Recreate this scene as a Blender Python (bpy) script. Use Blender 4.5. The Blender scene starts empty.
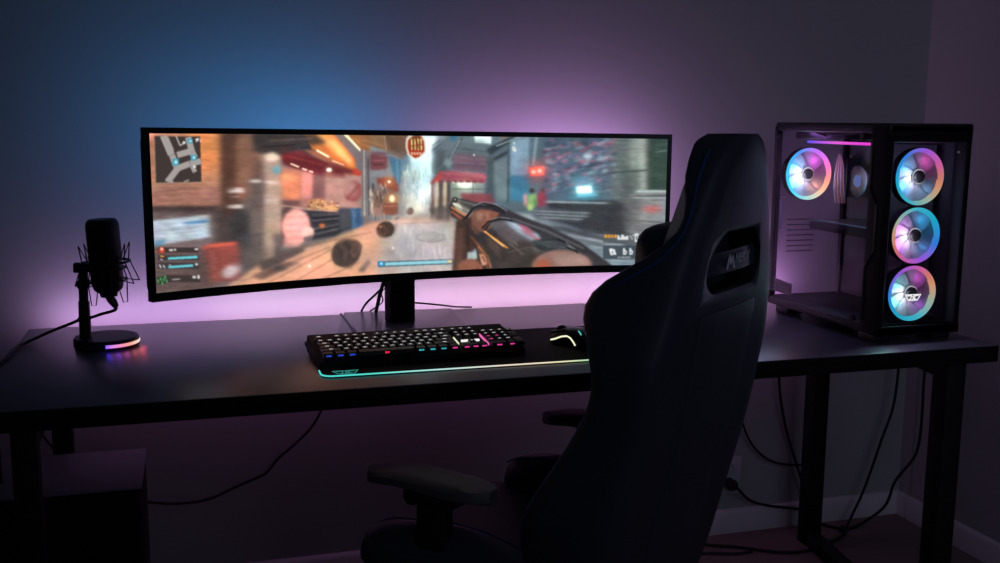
import bpy, bmesh, math, random
import numpy as np
from mathutils import Vector, Matrix
random.seed(7); rng = np.random.default_rng(7)
C = bpy.context.scene.collection
SC = bpy.context.scene
PI = math.pi

# ------------------------------------------------------------------ camera model
F, YAW, PITCH, ROLL = 1029.30, 0.2914, 0.1558, 0.0074
CAM = np.array([0.377, -1.843, 1.242])
DD, YW, XR, DH, DT, DWID = 0.738, 0.828, 2.524, 0.75, 0.037, 2.10   # desk depth, wall, right wall, desk height...
def cam_axes():
    cy, sy = math.cos(YAW), math.sin(YAW)
    w = np.array([sy*math.cos(PITCH), cy*math.cos(PITCH), -math.sin(PITCH)])
    r = np.array([cy, -sy, 0.0]); u = np.cross(r, w)
    c, s = math.cos(ROLL), math.sin(ROLL)
    return c*r+s*u, -s*r+c*u, w
AR, AU, AW = cam_axes()
def ray(px): return AW + AR*(px[0]-500)/F - AU*(px[1]-281.5)/F
def hit(px, ax, val):
    d = ray(px); t = (val-CAM[ax])/d[ax]; return Vector(CAM+t*d)
def onY(px, y): return hit(px, 1, y)
def onZ(px, z): return hit(px, 2, z)
def onX(px, x): return hit(px, 0, x)

cam = bpy.data.cameras.new('camera'); co = bpy.data.objects.new('camera', cam); C.objects.link(co)
cam.sensor_width = 36; cam.lens = F*36/1000; cam.clip_start = .01
co.matrix_world = Matrix(((AR[0], AU[0], -AW[0], CAM[0]), (AR[1], AU[1], -AW[1], CAM[1]), (AR[2], AU[2], -AW[2], CAM[2]), (0, 0, 0, 1)))
SC.camera = co
SC.view_settings.view_transform = 'Standard'; SC.view_settings.look = 'None'
SC.view_settings.gamma = 1; SC.view_settings.exposure = 0; SC.view_settings.use_curve_mapping = False
SC.cycles.use_denoising = True
SC.cycles.max_bounces = 10; SC.cycles.transparent_max_bounces = 16
SC.cycles.sample_clamp_indirect = 3

# ------------------------------------------------------------------ materials
def lin(c): return tuple((x/255/12.92 if x/255 <= .04045 else ((x/255+.055)/1.055)**2.4) for x in c)
def mat(name, col, rough=.5, metal=0, noise=0., scale=40, bump=0., bscale=200, emit=None, estr=0, spec=.5, sheen=0, trans=0):
    m = bpy.data.materials.new(name); m.use_nodes = True; nt = m.node_tree; N = nt.nodes; L = nt.links
    b = N['Principled BSDF']
    b.inputs['Base Color'].default_value = (*col, 1); b.inputs['Roughness'].default_value = rough
    b.inputs['Metallic'].default_value = metal; b.inputs['Specular IOR Level'].default_value = spec
    if sheen: b.inputs['Sheen Weight'].default_value = sheen; b.inputs['Sheen Roughness'].default_value = .4
    if trans: b.inputs['Transmission Weight'].default_value = trans
    if emit: b.inputs['Emission Color'].default_value = (*emit, 1); b.inputs['Emission Strength'].default_value = estr
    tc = N.new('ShaderNodeTexCoord')
    if noise:
        n = N.new('ShaderNodeTexNoise'); n.inputs['Scale'].default_value = scale; n.inputs['Detail'].default_value = 5
        L.new(tc.outputs['Object'], n.inputs['Vector'])
        mx = N.new('ShaderNodeMix'); mx.data_type = 'RGBA'
        mx.inputs[6].default_value = (*[max(0, c*(1-noise)) for c in col], 1); mx.inputs[7].default_value = (*[min(1, c*(1+noise)) for c in col], 1)
        L.new(n.outputs['Fac'], mx.inputs[0]); L.new(mx.outputs[2], b.inputs['Base Color'])
    if bump:
        n2 = N.new('ShaderNodeTexNoise'); n2.inputs['Scale'].default_value = bscale; n2.inputs['Detail'].default_value = 3
        L.new(tc.outputs['Object'], n2.inputs['Vector'])
        bp = N.new('ShaderNodeBump'); bp.inputs['Strength'].default_value = bump; bp.inputs['Distance'].default_value = .002
        L.new(n2.outputs['Fac'], bp.inputs['Height']); L.new(bp.outputs['Normal'], b.inputs['Normal'])
    return m
def emis(name, col, s):
    m = bpy.data.materials.new(name); m.use_nodes = True; nt = m.node_tree; nt.nodes.clear()
    e = nt.nodes.new('ShaderNodeEmission'); o = nt.nodes.new('ShaderNodeOutputMaterial')
    e.inputs[0].default_value = (*col, 1); e.inputs[1].default_value = s
    nt.links.new(e.outputs[0], o.inputs[0]); return m
def emis_ramp(name, stops, s, axis='angle', phase=0.):
    """LED line whose colour runs along it: by angle in the local XZ plane, or along local X (0..1 over Generated)."""
    m = bpy.data.materials.new(name); m.use_nodes = True; nt = m.node_tree; nt.nodes.clear(); N = nt.nodes; L = nt.links
    o = N.new('ShaderNodeOutputMaterial'); e = N.new('ShaderNodeEmission'); r = N.new('ShaderNodeValToRGB')
    tc = N.new('ShaderNodeTexCoord'); sx = N.new('ShaderNodeSeparateXYZ')
    if axis == 'angle':
        L.new(tc.outputs['Object'], sx.inputs[0])
        a = N.new('ShaderNodeMath'); a.operation = 'ARCTAN2'; L.new(sx.outputs['Z'], a.inputs[0]); L.new(sx.outputs['X'], a.inputs[1])
        d = N.new('ShaderNodeMath'); d.operation = 'MULTIPLY_ADD'; d.inputs[1].default_value = 1/(2*PI); d.inputs[2].default_value = phase+1
        L.new(a.outputs[0], d.inputs[0]); fr = N.new('ShaderNodeMath'); fr.operation = 'FRACT'; L.new(d.outputs[0], fr.inputs[0])
        L.new(fr.outputs[0], r.inputs[0])
    else:
        L.new(tc.outputs['Generated'], sx.inputs[0]); L.new(sx.outputs[axis], r.inputs[0])
    els = r.color_ramp.elements
    for i, (pos, col) in enumerate(stops):
        el = els[i] if i < 2 else els.new(pos)
        el.position = pos; el.color = (*lin(col), 1)
    els = r.color_ramp.elements
    L.new(r.outputs[0], e.inputs[0]); e.inputs[1].default_value = s; L.new(e.outputs[0], o.inputs[0]); return m
def glass(name, tint, refl=.06, rough=.02):
    m = bpy.data.materials.new(name); m.use_nodes = True; nt = m.node_tree; nt.nodes.clear(); N = nt.nodes; L = nt.links
    o = N.new('ShaderNodeOutputMaterial'); t = N.new('ShaderNodeBsdfTransparent'); g = N.new('ShaderNodeBsdfGlossy'); x = N.new('ShaderNodeMixShader')
    t.inputs[0].default_value = (*tint, 1); g.inputs['Roughness'].default_value = rough; g.inputs[0].default_value = (.9, .9, .95, 1)
    f = N.new('ShaderNodeLayerWeight'); f.inputs[0].default_value = .5
    pw_ = N.new('ShaderNodeMath'); pw_.operation = 'POWER'; pw_.inputs[1].default_value = 4.5; L.new(f.outputs['Facing'], pw_.inputs[0])
    mu = N.new('ShaderNodeMath'); mu.operation = 'MULTIPLY_ADD'; mu.inputs[1].default_value = .25; mu.inputs[2].default_value = refl
    L.new(pw_.outputs[0], mu.inputs[0]); L.new(mu.outputs[0], x.inputs[0]); L.new(t.outputs[0], x.inputs[1]); L.new(g.outputs[0], x.inputs[2]); L.new(x.outputs[0], o.inputs[0])
    return m

M = dict(
    wall=mat('painted wall', (.40, .40, .42), .75, noise=.04, scale=3, bump=.15, bscale=500),
    floor=mat('floor carpet', (.20, .15, .14), .95, noise=.35, scale=260, bump=.5, bscale=700),
    base=mat('baseboard paint', (.62, .62, .66), .5, noise=.03, scale=6),
    desk=mat('desk laminate', (.088, .080, .108), .33, noise=.12, scale=30, bump=.05, bscale=900, spec=.7),
    steel=mat('black powder coat', (.006, .006, .007), .6, noise=.2, scale=90, bump=.05, bscale=1200, spec=.3),
    black=mat('black plastic', (.012, .012, .014), .5, noise=.15, scale=60, spec=.35),
    blackg=mat('glossy black plastic', (.010, .010, .012), .28, noise=.1, scale=40),
    dark=mat('matte black', (.004, .004, .005), .7, noise=.2, scale=70, spec=.25),
    rubber=mat('cable rubber', (.006, .006, .007), .55, noise=.2, scale=150, spec=.3),
    leather=mat('black faux leather', (.038, .043, .064), .5, noise=.15, scale=25, bump=.25, bscale=420, spec=.4),
    leather2=mat('charcoal faux leather', (.044, .048, .068), .55, noise=.15, scale=25, bump=.25, bscale=420, spec=.35),
    piping=mat('blue piping', (.01, .06, .20), .5, noise=.1, scale=80),
    pad=mat('armrest polyurethane', (.085, .082, .088), .55, noise=.12, scale=50, bump=.1, bscale=600),
    logo=mat('pale print', (.62, .62, .70), .6, noise=.05, scale=90),
    mat=mat('mat cloth', (.012, .012, .014), .85, noise=.2, scale=400, bump=.2, bscale=1500, spec=.2),
    key=mat('black keycap', (.006, .006, .007), .5, noise=.15, scale=200, spec=.4),
    metal=mat('brushed dark metal', (.12, .12, .13), .35, 1, noise=.2, scale=80),
    casemetal=mat('case steel', (.012, .012, .014), .5, .2, noise=.15, scale=50),
    white=mat('white plastic', (.55, .55, .6), .45, noise=.03, scale=60),
    mesh=mat('microphone grille', (.012, .013, .016), .45, .6, noise=.4, scale=700, bump=.8, bscale=1400),
    pcb=mat('dark circuit board', (.02, .02, .024), .5, noise=.4, scale=120),
    cable_w=mat('grey cable', (.30, .28, .34), .5, noise=.05, scale=90),
    blade=mat('frosted fan blade', (.24, .24, .27), .5, noise=.05, scale=40, spec=.3),
    hub=mat('fan hub', (.025, .025, .03), .45, noise=.4, scale=220),
    led_w=emis('white led', (1, .97, 1), 1.0),
    glass=glass('smoked glass', (.92, .89, .94), .012),
    glassf=glass('tinted front glass', (.66, .66, .70), .012),
    meshp=glass('perforated rear panel', (.93, .88, .95), .01, .5),
)

# ------------------------------------------------------------------ mesh builder
class MB:
    def __init__(s): s.bm = bmesh.new(); s.mi = 0
    def _set(s, faces, smooth=False):
        for f in faces: f.material_index = s.mi; f.smooth = smooth
    def box(s, c, size, bev=0., rot=None, seg=2):
        """box by centre and full size"""
        t = bmesh.new(); bmesh.ops.create_cube(t, size=1)
        bmesh.ops.scale(t, vec=Vector(size), verts=t.verts)
        if bev: bmesh.ops.bevel(t, geom=t.edges[:], offset=bev, segments=seg, profile=.5, affect='EDGES')
        if rot is not None: bmesh.ops.transform(t, matrix=rot, verts=t.verts)
        bmesh.ops.translate(t, vec=Vector(c), verts=t.verts); s.merge(t, bool(bev)); return s
    def bb(s, a, b, bev=0., seg=2):
        return s.box([(a[i]+b[i])/2 for i in range(3)], [abs(b[i]-a[i]) for i in range(3)], bev, seg=seg)
    def merge(s, t, smooth=False):
        mp = {}
        for v in t.verts: mp[v] = s.bm.verts.new(v.co)
        for f in t.faces:
            try: nf = s.bm.faces.new([mp[v] for v in f.verts])
            except ValueError: continue
            nf.material_index = s.mi; nf.smooth = smooth
        t.free()
    def loft(s, rings, closed=True, cap=True, smooth=True):
        vs = [[s.bm.verts.new(Vector(p)) for p in r] for r in rings]; n = len(rings[0]); fs = []
        for a, b in zip(vs, vs[1:]):
            for i in range(n if closed else n-1):
                j = (i+1) % n; fs.append(s.bm.faces.new((a[i], a[j], b[j], b[i])))
        s._set(fs, smooth)
        if cap and closed:
            c = [s.bm.faces.new(vs[0][::-1]), s.bm.faces.new(vs[-1])]; s._set(c, False)
        return s
    def tube(s, pts, r, n=8, smooth_path=0, cap=True):
        pts = [Vector(p) for p in pts]
        for _ in range(smooth_path):
            q = [pts[0]]
            for a, b in zip(pts, pts[1:]): q += [a*.75+b*.25, a*.25+b*.75]
            pts = q+[pts[-1]]
        rs = r if hasattr(r, '__len__') else [r]*len(pts)
        up = None; rings = []
        for i, p in enumerate(pts):
            d = (pts[min(i+1, len(pts)-1)]-pts[max(i-1, 0)])
            if d.length < 1e-9: d = Vector((0, 0, 1))
            d.normalize()
            if up is None: up = d.orthogonal().normalized()
            else:
                up = up-d*up.dot(d); up = up.normalized() if up.length > 1e-6 else d.orthogonal().normalized()
            e = d.cross(up)
            rings.append([p+(up*math.cos(2*PI*k/n)+e*math.sin(2*PI*k/n))*rs[i] for k in range(n)])
        return s.loft(rings, cap=cap)
    def cyl(s, a, b, r, n=24, r2=None, bev=0.):
        a, b = Vector(a), Vector(b); r2 = r if r2 is None else r2
        if bev:
            d = (b-a).normalized(); return s.tube([a, a+d*.0001, a+d*bev, b-d*bev, b-d*.0001, b], [r-bev, r-bev*.99, r, r2, r2-bev*.99, r2-bev], n)
        return s.tube([a, b], [r, r2], n)
    def lathe(s, prof, n=40, M4=None, a0=0, a1=2*PI, cap=False):
        full = abs(a1-a0-2*PI) < 1e-6; rings = []
        for (r, z) in prof:
            ring = []
            for k in range(n if full else n+1):
                a = a0+(a1-a0)*k/n; v = Vector((r*math.cos(a), r*math.sin(a), z))
                ring.append(M4 @ v if M4 else v)
            rings.append(ring)
        return s.loft(rings, closed=full, cap=cap)
    def prism(s, poly, h, M4=None, smooth=False):
        """poly in local xy, extruded 0..h along z"""
        T = M4 if M4 else Matrix()
        a = [s.bm.verts.new(T @ Vector((x, y, 0))) for x, y in poly]; b = [s.bm.verts.new(T @ Vector((x, y, h))) for x, y in poly]
        n = len(poly); fs = [s.bm.faces.new(a[::-1]), s.bm.faces.new(b)]
        fs += [s.bm.faces.new((a[i], a[(i+1) % n], b[(i+1) % n], b[i])) for i in range(n)]
        s._set(fs, False); return s
    def build(s, name, mats, parent=None, world=True, sharp=40):
        bmesh.ops.recalc_face_normals(s.bm, faces=s.bm.faces)
        me = bpy.data.meshes.new(name)
        if parent is not None and world:
            bmesh.ops.transform(s.bm, matrix=WM(parent).inverted(), verts=s.bm.verts)
        s.bm.to_mesh(me); s.bm.free()
        for m in (mats if isinstance(mats, (list, tuple)) else [mats]): me.materials.append(m)
        me.set_sharp_from_angle(angle=math.radians(sharp))
        o = bpy.data.objects.new(name, me); C.objects.link(o)
        if parent is not None: o.parent = parent
        return o
def WM(o):
    m = o.matrix_basis.copy()
    while o.parent: o = o.parent; m = o.matrix_basis @ m
    return m
def tag(o, label, cat, group=None, kind=None):
    if label: o['label'] = label
    if cat: o['category'] = cat
    if group: o['group'] = group
    if kind: o['kind'] = kind
    return o
def thing(name, label, cat, loc=(0, 0, 0), rz=0, group=None):
    o = bpy.data.objects.new(name, None); C.objects.link(o); o.location = loc; o.rotation_euler = (0, 0, rz); o.empty_display_size = .05
    return tag(o, label, cat, group)
def struct(o): o['kind'] = 'structure'; return o
def centred(bm_builder, name, mats, c, parent):
    """part whose own origin sits at world point c"""
    o = bm_builder.build(name, mats)
    inv = Matrix.Translation(-Vector(c)); o.data.transform(inv)
    o.parent = parent; o.matrix_basis = WM(parent).inverted() @ Matrix.Translation(Vector(c)); return o
def area(name, loc, direction, sx, sy, col, power, spread=180, parent=None, up='Z'):
    l = bpy.data.lights.new(name, 'AREA'); l.shape = 'RECTANGLE'; l.size = sx; l.size_y = sy; l.color = lin(col); l.energy = power; l.spread = math.radians(spread)
    o = bpy.data.objects.new(name, l); C.objects.link(o)
    d = Vector(direction).normalized(); o.location = loc
    z = -d; x = Vector((1, 0, 0)); x = (x-z*x.dot(z)).normalized(); y = z.cross(x)
    m = Matrix((x, y, z)).transposed().to_4x4(); m.translation = Vector(loc); o.matrix_world = m
    if parent: o.parent = parent; o.matrix_basis = WM(parent).inverted() @ m
    return o
def point(name, loc, r, col, power, parent=None):
    l = bpy.data.lights.new(name, 'POINT'); l.shadow_soft_size = r; l.color = lin(col); l.energy = power
    o = bpy.data.objects.new(name, l); C.objects.link(o); o.location = loc
    if parent: o.parent = parent; o.matrix_basis = WM(parent).inverted() @ Matrix.Translation(Vector(loc))
    return o
def emblem_strokes():
    """winged-shield outline with an S between two bars, unit width"""
    return [[(-.5, .16), (.5, .16), (.3, -.16), (-.3, -.16), (-.5, .16)], [(-.36, .10), (-.10, .10), (-.16, -.10), (-.24, -.10)],
            [(.12, .10), (-.02, .06), (.06, -.04), (-.06, -.11)], [(.36, .10), (.14, .10), (.10, -.10), (.22, -.10)]]
def stroke(mb, pts, w, h, M4):
    for (x0, y0), (x1, y1) in zip(pts, pts[1:]):
        dx, dy = x1-x0, y1-y0; l = math.hypot(dx, dy) or 1; nx, ny = -dy/l*w/2, dx/l*w/2; ex, ey = dx/l*w/3, dy/l*w/3
        mb.prism([(x0-ex+nx, y0-ey+ny), (x0-ex-nx, y0-ey-ny), (x1+ex-nx, y1+ey-ny), (x1+ex+nx, y1+ey+ny)], h, M4)
def frame(o, x, y, z):
    m = Matrix((Vector(x), Vector(y), Vector(z))).transposed().to_4x4(); m.translation = Vector(o); return m
def text_mesh(body, size, name, m, M4, parent, extrude=.0004, shear=0, align='CENTER'):
    cu = bpy.data.curves.new(name, 'FONT'); cu.body = body; cu.size = size; cu.extrude = extrude; cu.shear = shear; cu.align_x = align; cu.align_y = 'CENTER'
    t = bpy.data.objects.new('tmp', cu); C.objects.link(t); dg = bpy.context.evaluated_depsgraph_get()
    me = bpy.data.meshes.new_from_object(t.evaluated_get(dg)); C.objects.unlink(t); bpy.data.objects.remove(t)
    me.transform(M4); me.materials.clear(); me.materials.append(m)
    o = bpy.data.objects.new(name, me); C.objects.link(o); o.parent = parent; me.transform(WM(parent).inverted()); return o

# ------------------------------------------------------------------ room
struct(MB().bb((-2.2, -3.2, -.05), (XR+.1, YW+.1, 0)).build('floor', M['floor']))
struct(MB().bb((-2.2, YW, 0), (XR+.1, YW+.1, 2.7)).build('wall_back', M['wall']))
struct(MB().bb((XR, -3.2, 0), (XR+.1, YW, 2.7)).build('wall_right', M['wall']))
BH = .073
def skirting(a, b, n):
    prof = [(0, 0), (.014, 0), (.014, BH-.012), (.009, BH-.003), (.004, BH), (0, BH)]
    mb = MB(); a, b = Vector(a), Vector(b); n = Vector(n)
    mb.loft([[p+n*x+Vector((0, 0, z)) for x, z in prof] for p in (a, b)], smooth=False); return mb
struct(skirting((-2.2, YW, 0), (XR, YW, 0), (0, -1, 0)).build('baseboard_back', M['base']))
struct(skirting((XR, -3.2, 0), (XR, YW-.0145, 0), (-1, 0, 0)).build('baseboard_right', M['base']))

# wall outlet
oc = onY((729, 475), YW)
t = thing('wall_outlet', 'pale wall socket plate low on the back wall behind the gaming chair', 'outlet', (oc.x, YW, oc.z))
MB().box((oc.x, YW-.003, oc.z), (.075, .006, .115), .0025).build('faceplate', M['white'], t)
for dz in (-.026, .026):
    sk = MB(); sk.box((oc.x, YW-.0065, oc.z+dz), (.034, .003, .034), .0012)
    sk.mi = 1
    for dx in (-.006, .006): sk.box((oc.x+dx, YW-.0083, oc.z+dz+.004), (.002, .001, .008))
    sk.build('socket', [M['white'], M['dark']], t)

# ------------------------------------------------------------------ desk
t = thing('computer_desk', 'long black computer desk with square steel tube legs along the back wall', 'desk', (DWID/2, DD/2, 0))
MB().bb((0, .0025, DH-DT), (DWID, DD, DH), .0015).build('desktop', M['desk'], t)
MB().bb((0, 0, DH-DT), (DWID, .0025, DH-.0008), .0006).build('edge_band', M['dark'], t)
def leg(x, y, w=.05): return MB().bb((x-w/2, y-w/2, 0), (x+w/2, y+w/2, DH-DT), .003)
LG = [(.085, .035), (.105, .66), (1.985, .035), (2.045, .665)]
LG[2] = (onZ((949, 367), DH-DT).x+.045, .035)
LG[1] = (onY((64, 450), .60).x, .60)
fr = onZ((801, 529), 0); LG[3] = (fr.x-.035, min(fr.y, .69))
for x, y in LG: leg(x, y, .042 if x < 1 else .05).build('leg', M['steel'], t)
for a, b in ((0, 1), (2, 3)):
    (x0, y0), (x1, y1) = LG[a], LG[b]
    d = Vector((x1-x0, y1-y0, 0)); L_ = d.length; ang = math.atan2(d.y, d.x)
    R_ = Matrix.Rotation(ang, 4, 'Z')
    MB().box(((x0+x1)/2, (y0+y1)/2, .022), (L_-.048, .04, .04), .003, R_).build('foot_rail', M['steel'], t)
    MB().box(((x0+x1)/2, (y0+y1)/2, DH-DT-.0215), (L_-.048, .04, .04), .003, R_).build('top_rail', M['steel'], t)

# LED strip along the rear edge of the desk
t = thing('led_strip', 'pink violet LED strip stuck along the rear edge of the desk', 'led strip', (DWID/2, DD+.006, DH-.02))
MB().bb((.04, DD+.0005, DH-.026), (2.05, DD+.007, DH-.012), .001).build('strip_channel', M['white'], t)
segs = [((199, 157, 214), .04, .42, .85), ((228, 190, 230), .42, .95, .86), ((236, 190, 224), .95, 1.5, .86), ((215, 165, 222), 1.5, 2.05, 1.25)]
PW = 1.7
for col, x0, x1, k in segs:
    area('strip_light', ((x0+x1)/2, DD+.012, DH-.008), (0, .62, .78), x1-x0, .008, col, PW*k*(x1-x0), parent=t)
    area('strip_light_down', ((x0+x1)/2, DD+.012, DH-.03), (0, .8, -.6), x1-x0, .008, (225, 140, 215), PW*.22*k*(x1-x0), parent=t)

# ------------------------------------------------------------------ monitor
MX, MY, MYAW, MR, MHW, MZT, MZB, MSL = .908, .579, .182, 2.136, .663, 1.215, .858, -.007
mon = thing('curved_monitor', 'very wide curved monitor showing a first person shooting game in a market street', 'monitor', (MX, MY, DH), MYAW)
def mpt(s, z, off=0.):   # s metres along the arc from the middle, off = behind the glass
    th = s/MR; rr = MR+off
    return Vector((rr*math.sin(th), rr*math.cos(th)-MR, z-DH+MSL*s/MHW))
BL_, BR_, BT_, BB_ = .015, .011, .012, .0185
def slab(s0, s1, z0, z1, o0, o1, n=48, bev=0):
    mb = MB(); rings = []
    for k in range(n+1):
        s = s0+(s1-s0)*k/n
        rings.append([mpt(s, z0, o0), mpt(s, z1, o0), mpt(s, z1, o1), mpt(s, z0, o1)])
    mb.loft(rings, smooth=False); return mb
fm = MB()
ML_ = -MHW+.006
for a in ((ML_, MHW, MZT-BT_, MZT), (ML_, MHW, MZB, MZB+BB_), (ML_, -MHW+BL_, MZB+BB_, MZT-BT_), (MHW-BR_, MHW, MZB+BB_, MZT-BT_)):
    s_ = slab(a[0], a[1], a[2], a[3], -.004, .016, 48 if a[1]-a[0] > 1 else 2); s_.bm.normal_update(); fm.merge(s_.bm)
fm.build('bezel', M['blackg'], mon, world=False)
hb = MB(); rings = []
for k in range(41):
    s = -MHW+.010+(2*MHW-.014)*k/40; e = 1-abs(2*k/40-1)**6
    rings.append([mpt(s, MZB+.004, .016), mpt(s, MZT-.004, .016), mpt(s, MZT-.03-.03*e, .016+.012+.028*e), mpt(s, MZB+.03+.03*e, .016+.012+.028*e)])
hb.loft(rings, smooth=False); hb.build('rear_housing', M['black'], mon, world=False)

# ---- the picture the screen shows, painted into a frame buffer (x0..x1 by y0..y1 image pixels)
FX0, FY0, FX1, FY1, FS = 144., 128., 674., 296., 3
FWd, FHt = int((FX1-FX0)*FS), int((FY1-FY0)*FS)
FB = np.zeros((FHt, FWd, 3))
def gblur(a, sx, sy):
    for ax, s in ((1, sx), (0, sy)):
        s *= FS
        if s < .4: continue
        r = max(1, int(round(s*.85)))
        for _ in range(3):     # three box passes
            pad = [(0, 0)]*a.ndim; pad[ax] = (r+1, r)
            c = np.cumsum(np.pad(a, pad, mode='edge'), axis=ax)
            n = a.shape[ax]; w_ = 2*r+1
            a = (np.take(c, range(w_, w_+n), axis=ax)-np.take(c, range(0, n), axis=ax))/w_
    return a
def put(mask, x0, y0, col, al):
    h, w_ = mask.shape; sub = FB[y0:y0+h, x0:x0+w_]; m = (mask*al)[..., None]
    sub[:] = sub*(1-m)+np.array(col)/255.*m
def region(bx0, by0, bx1, by1, pad):
    return (max(0, int((bx0-FX0-pad)*FS)), max(0, int((by0-FY0-pad)*FS)), min(FWd, int((bx1-FX0+pad)*FS)+1), min(FHt, int((by1-FY0+pad)*FS)+1))
def poly(pts_, col, bx=.4, by=None, al=1.):
    by = bx if by is None else by
    xs = [q[0] for q in pts_]; ys = [q[1] for q in pts_]; pd = 3*max(bx, by)+1
    x0, y0, x1, y1 = region(min(xs), min(ys), max(xs), max(ys), pd)
    if x1 <= x0 or y1 <= y0: return
    X, Y = np.meshgrid((np.arange(x0, x1)+.5)/FS+FX0, (np.arange(y0, y1)+.5)/FS+FY0)
    ins = np.zeros(X.shape, bool); n = len(pts_)
    for i in range(n):
        ax, ay = pts_[i]; bx_, by_ = pts_[(i+1) % n]
        if ay == by_: continue
        c = ((ay > Y) != (by_ > Y)) & (X < (bx_-ax)*(Y-ay)/(by_-ay)+ax); ins ^= c
    put(gblur(ins.astype(float), bx, by), x0, y0, col, al)
def ell(cx, cy, rx, ry, col, bx=.4, by=None, al=1., rot=0.):
    c, s = math.cos(rot), math.sin(rot)
    poly([(cx+rx*math.cos(a)*c-ry*math.sin(a)*s, cy+rx*math.cos(a)*s+ry*math.sin(a)*c) for a in np.linspace(0, 2*PI, 28, endpoint=False)], col, bx, by, al)
def line(pts_, w_, col, bx=.3, by=None, al=1.):
    for (xa, ya), (xb, yb) in zip(pts_, pts_[1:]):
        l = math.hypot(xb-xa, yb-ya) or 1; nx, ny = -(yb-ya)/l*w_/2, (xb-xa)/l*w_/2
        poly([(xa+nx, ya+ny), (xa-nx, ya-ny), (xb-nx, yb-ny), (xb+nx, yb+ny)], col, bx, by, al)
def rect(xa, ya, xb, yb, col, bx=.4, by=None, al=1.): poly([(xa, ya), (xb, ya), (xb, yb), (xa, yb)], col, bx, by, al)
def glow(cx, cy, r, col, al):
    ell(cx, cy, r*.5, r*.5, col, r*.45, r*.45, al)
# --- large masses
rect(140, 120, 680, 300, (128, 118, 116), 0)
rect(140, 120, 225, 208, (190, 130, 98), 4)                      # timber wall, left
rect(186, 130, 224, 170, (222, 142, 80), 7, 8, .95); rect(140, 128, 180, 200, (168, 120, 100), 8, 8, .6); rect(140, 184, 222, 206, (166, 114, 100), 6, 3, .9)
for k in range(26):
    y = 134+k*2.8+rng.random(); x = 150+rng.random()*30; line([(x, y+1.2), (x+20+rng.random()*40, y)], .8, (140, 90, 66) if k % 2 else (222, 158, 110), 5, .45, .4)
rect(140, 206, 222, 219, (74, 58, 58), 3, 1.2); rect(140, 212, 262, 296, (124, 106, 104), 6, 3, .85)
poly([(150, 221), (209, 214.5), (210, 237), (152, 246)], (176, 188, 198), 2.4, .8)
poly([(183, 222.5), (208, 219), (208, 222.5), (186, 225)], (74, 128, 176), 2, .6, .9); poly([(154, 241), (166, 239), (163, 246), (154, 247)], (96, 140, 176), 1.5, .6, .9)
line([(156, 231), (205, 226)], 1.2, (140, 150, 164), 4, .5, .7); line([(156, 237), (200, 233)], 1., (205, 212, 220), 4, .5, .8); line([(170, 226), (190, 224)], 1., (215, 222, 230), 3, .5, .8)
rect(140, 248, 214, 292, (104, 84, 82), 5, 2, .9)
line([(150, 253), (166, 250)], 1.4, (190, 90, 70), 3, .5, .8)
# dark timber posts and lighter column, smeared by the game's camera move
rect(221, 132, 243, 262, (98, 68, 58), 3, 4); rect(225, 136, 232, 200, (136, 84, 62), 2, 4, .7); rect(236, 134, 262, 200, (160, 106, 84), 4, 4, .9)
rect(250, 132, 284, 152, (84, 70, 68), 4, 2.5, .9); rect(214, 208, 240, 262, (84, 72, 70), 4, 4, .9)
rect(232, 210, 262, 248, (62, 60, 64), 5, 4, .9); rect(253, 190, 282, 275, (176, 148, 134), 3.5, 4, .9); rect(263, 150, 281, 250, (186, 158, 140), 2.4, 3, .9)
rect(250, 160, 262, 215, (112, 84, 74), 3, 3, .8)
for (x, y, w_, h_, c) in ((236, 189.5, 15, 4.6, (236, 222, 214)), (234, 196.5, 11, 1.6, (190, 160, 148)), (235, 206, 15, 4, (200, 178, 168)), (256, 181, 9, 4, (196, 184, 178)), (270, 150, 7, 5, (210, 205, 196)), (273, 157, 11, 6, (226, 206, 180)), (277, 170, 7, 6, (112, 160, 168)), (270, 182, 12, 3, (214, 196, 176)), (271, 196, 13, 3, (222, 206, 188)), (271, 203, 13, 2.4, (228, 214, 198)), (269, 209, 13, 3, (190, 164, 140))):
    rect(x-w_/2, y-h_/2, x+w_/2, y+h_/2, c, 1.6, .5, .9)
poly([(203, 246), (238, 241), (242, 279), (206, 284)], (138, 78, 72), 2.6, 1.6); poly([(203, 247), (236, 241.5), (237, 243.5), (205, 249.5)], (226, 92, 68), 2, .5)
ell(233, 270, 10, 7, (188, 178, 184), 2.5, 1.5, .9, -.4); rect(196, 258, 214, 284, (96, 80, 76), 4, 3, .7); rect(240, 236, 262, 284, (92, 84, 84), 3, 3, .7)
# shop interior
poly([(281, 166), (362, 172), (362, 216), (281, 206)], (176, 122, 112), 1.5)
rect(281, 172, 300, 200, (226, 144, 96), 3, 3, .95); rect(283, 174, 292, 180, (250, 190, 120), 2, 1.5, .8); rect(302, 172, 312, 198, (224, 146, 136), 1.2, 2); rect(312, 174, 326, 200, (150, 104, 102), 1.5, 2); rect(326, 175, 362, 210, (184, 140, 130), 1.5, 2)
ell(353, 192, 9, 10, (164, 84, 86), 1.6, 1, .7); ell(351, 190, 6.5, 7.5, (180, 132, 124), 1.4, 1, .8); line([(348, 197), (359, 185)], 2.6, (160, 80, 82), 1, .8, .7)
rect(280, 200, 300, 206, (120, 86, 82), 2, 1.2)
poly([(258, 134), (330, 134), (330, 150), (300, 158), (262, 152)], (86, 76, 78), 2, 1.4); line([(268, 143), (318, 139)], 2.4, (128, 112, 108), 2, .6, .9); line([(266, 150), (322, 146)], 3, (58, 58, 62), 2, .7, .9)
poly([(281, 152), (300, 150), (345, 170), (345, 178), (318, 176), (283, 164)], (132, 52, 60), 1.6, 1.2); ell(288, 157, 6, 2.6, (196, 54, 54), 1.5, .8, .9); rect(278, 145, 290, 152, (150, 62, 62), 2, 1, .8)
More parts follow.
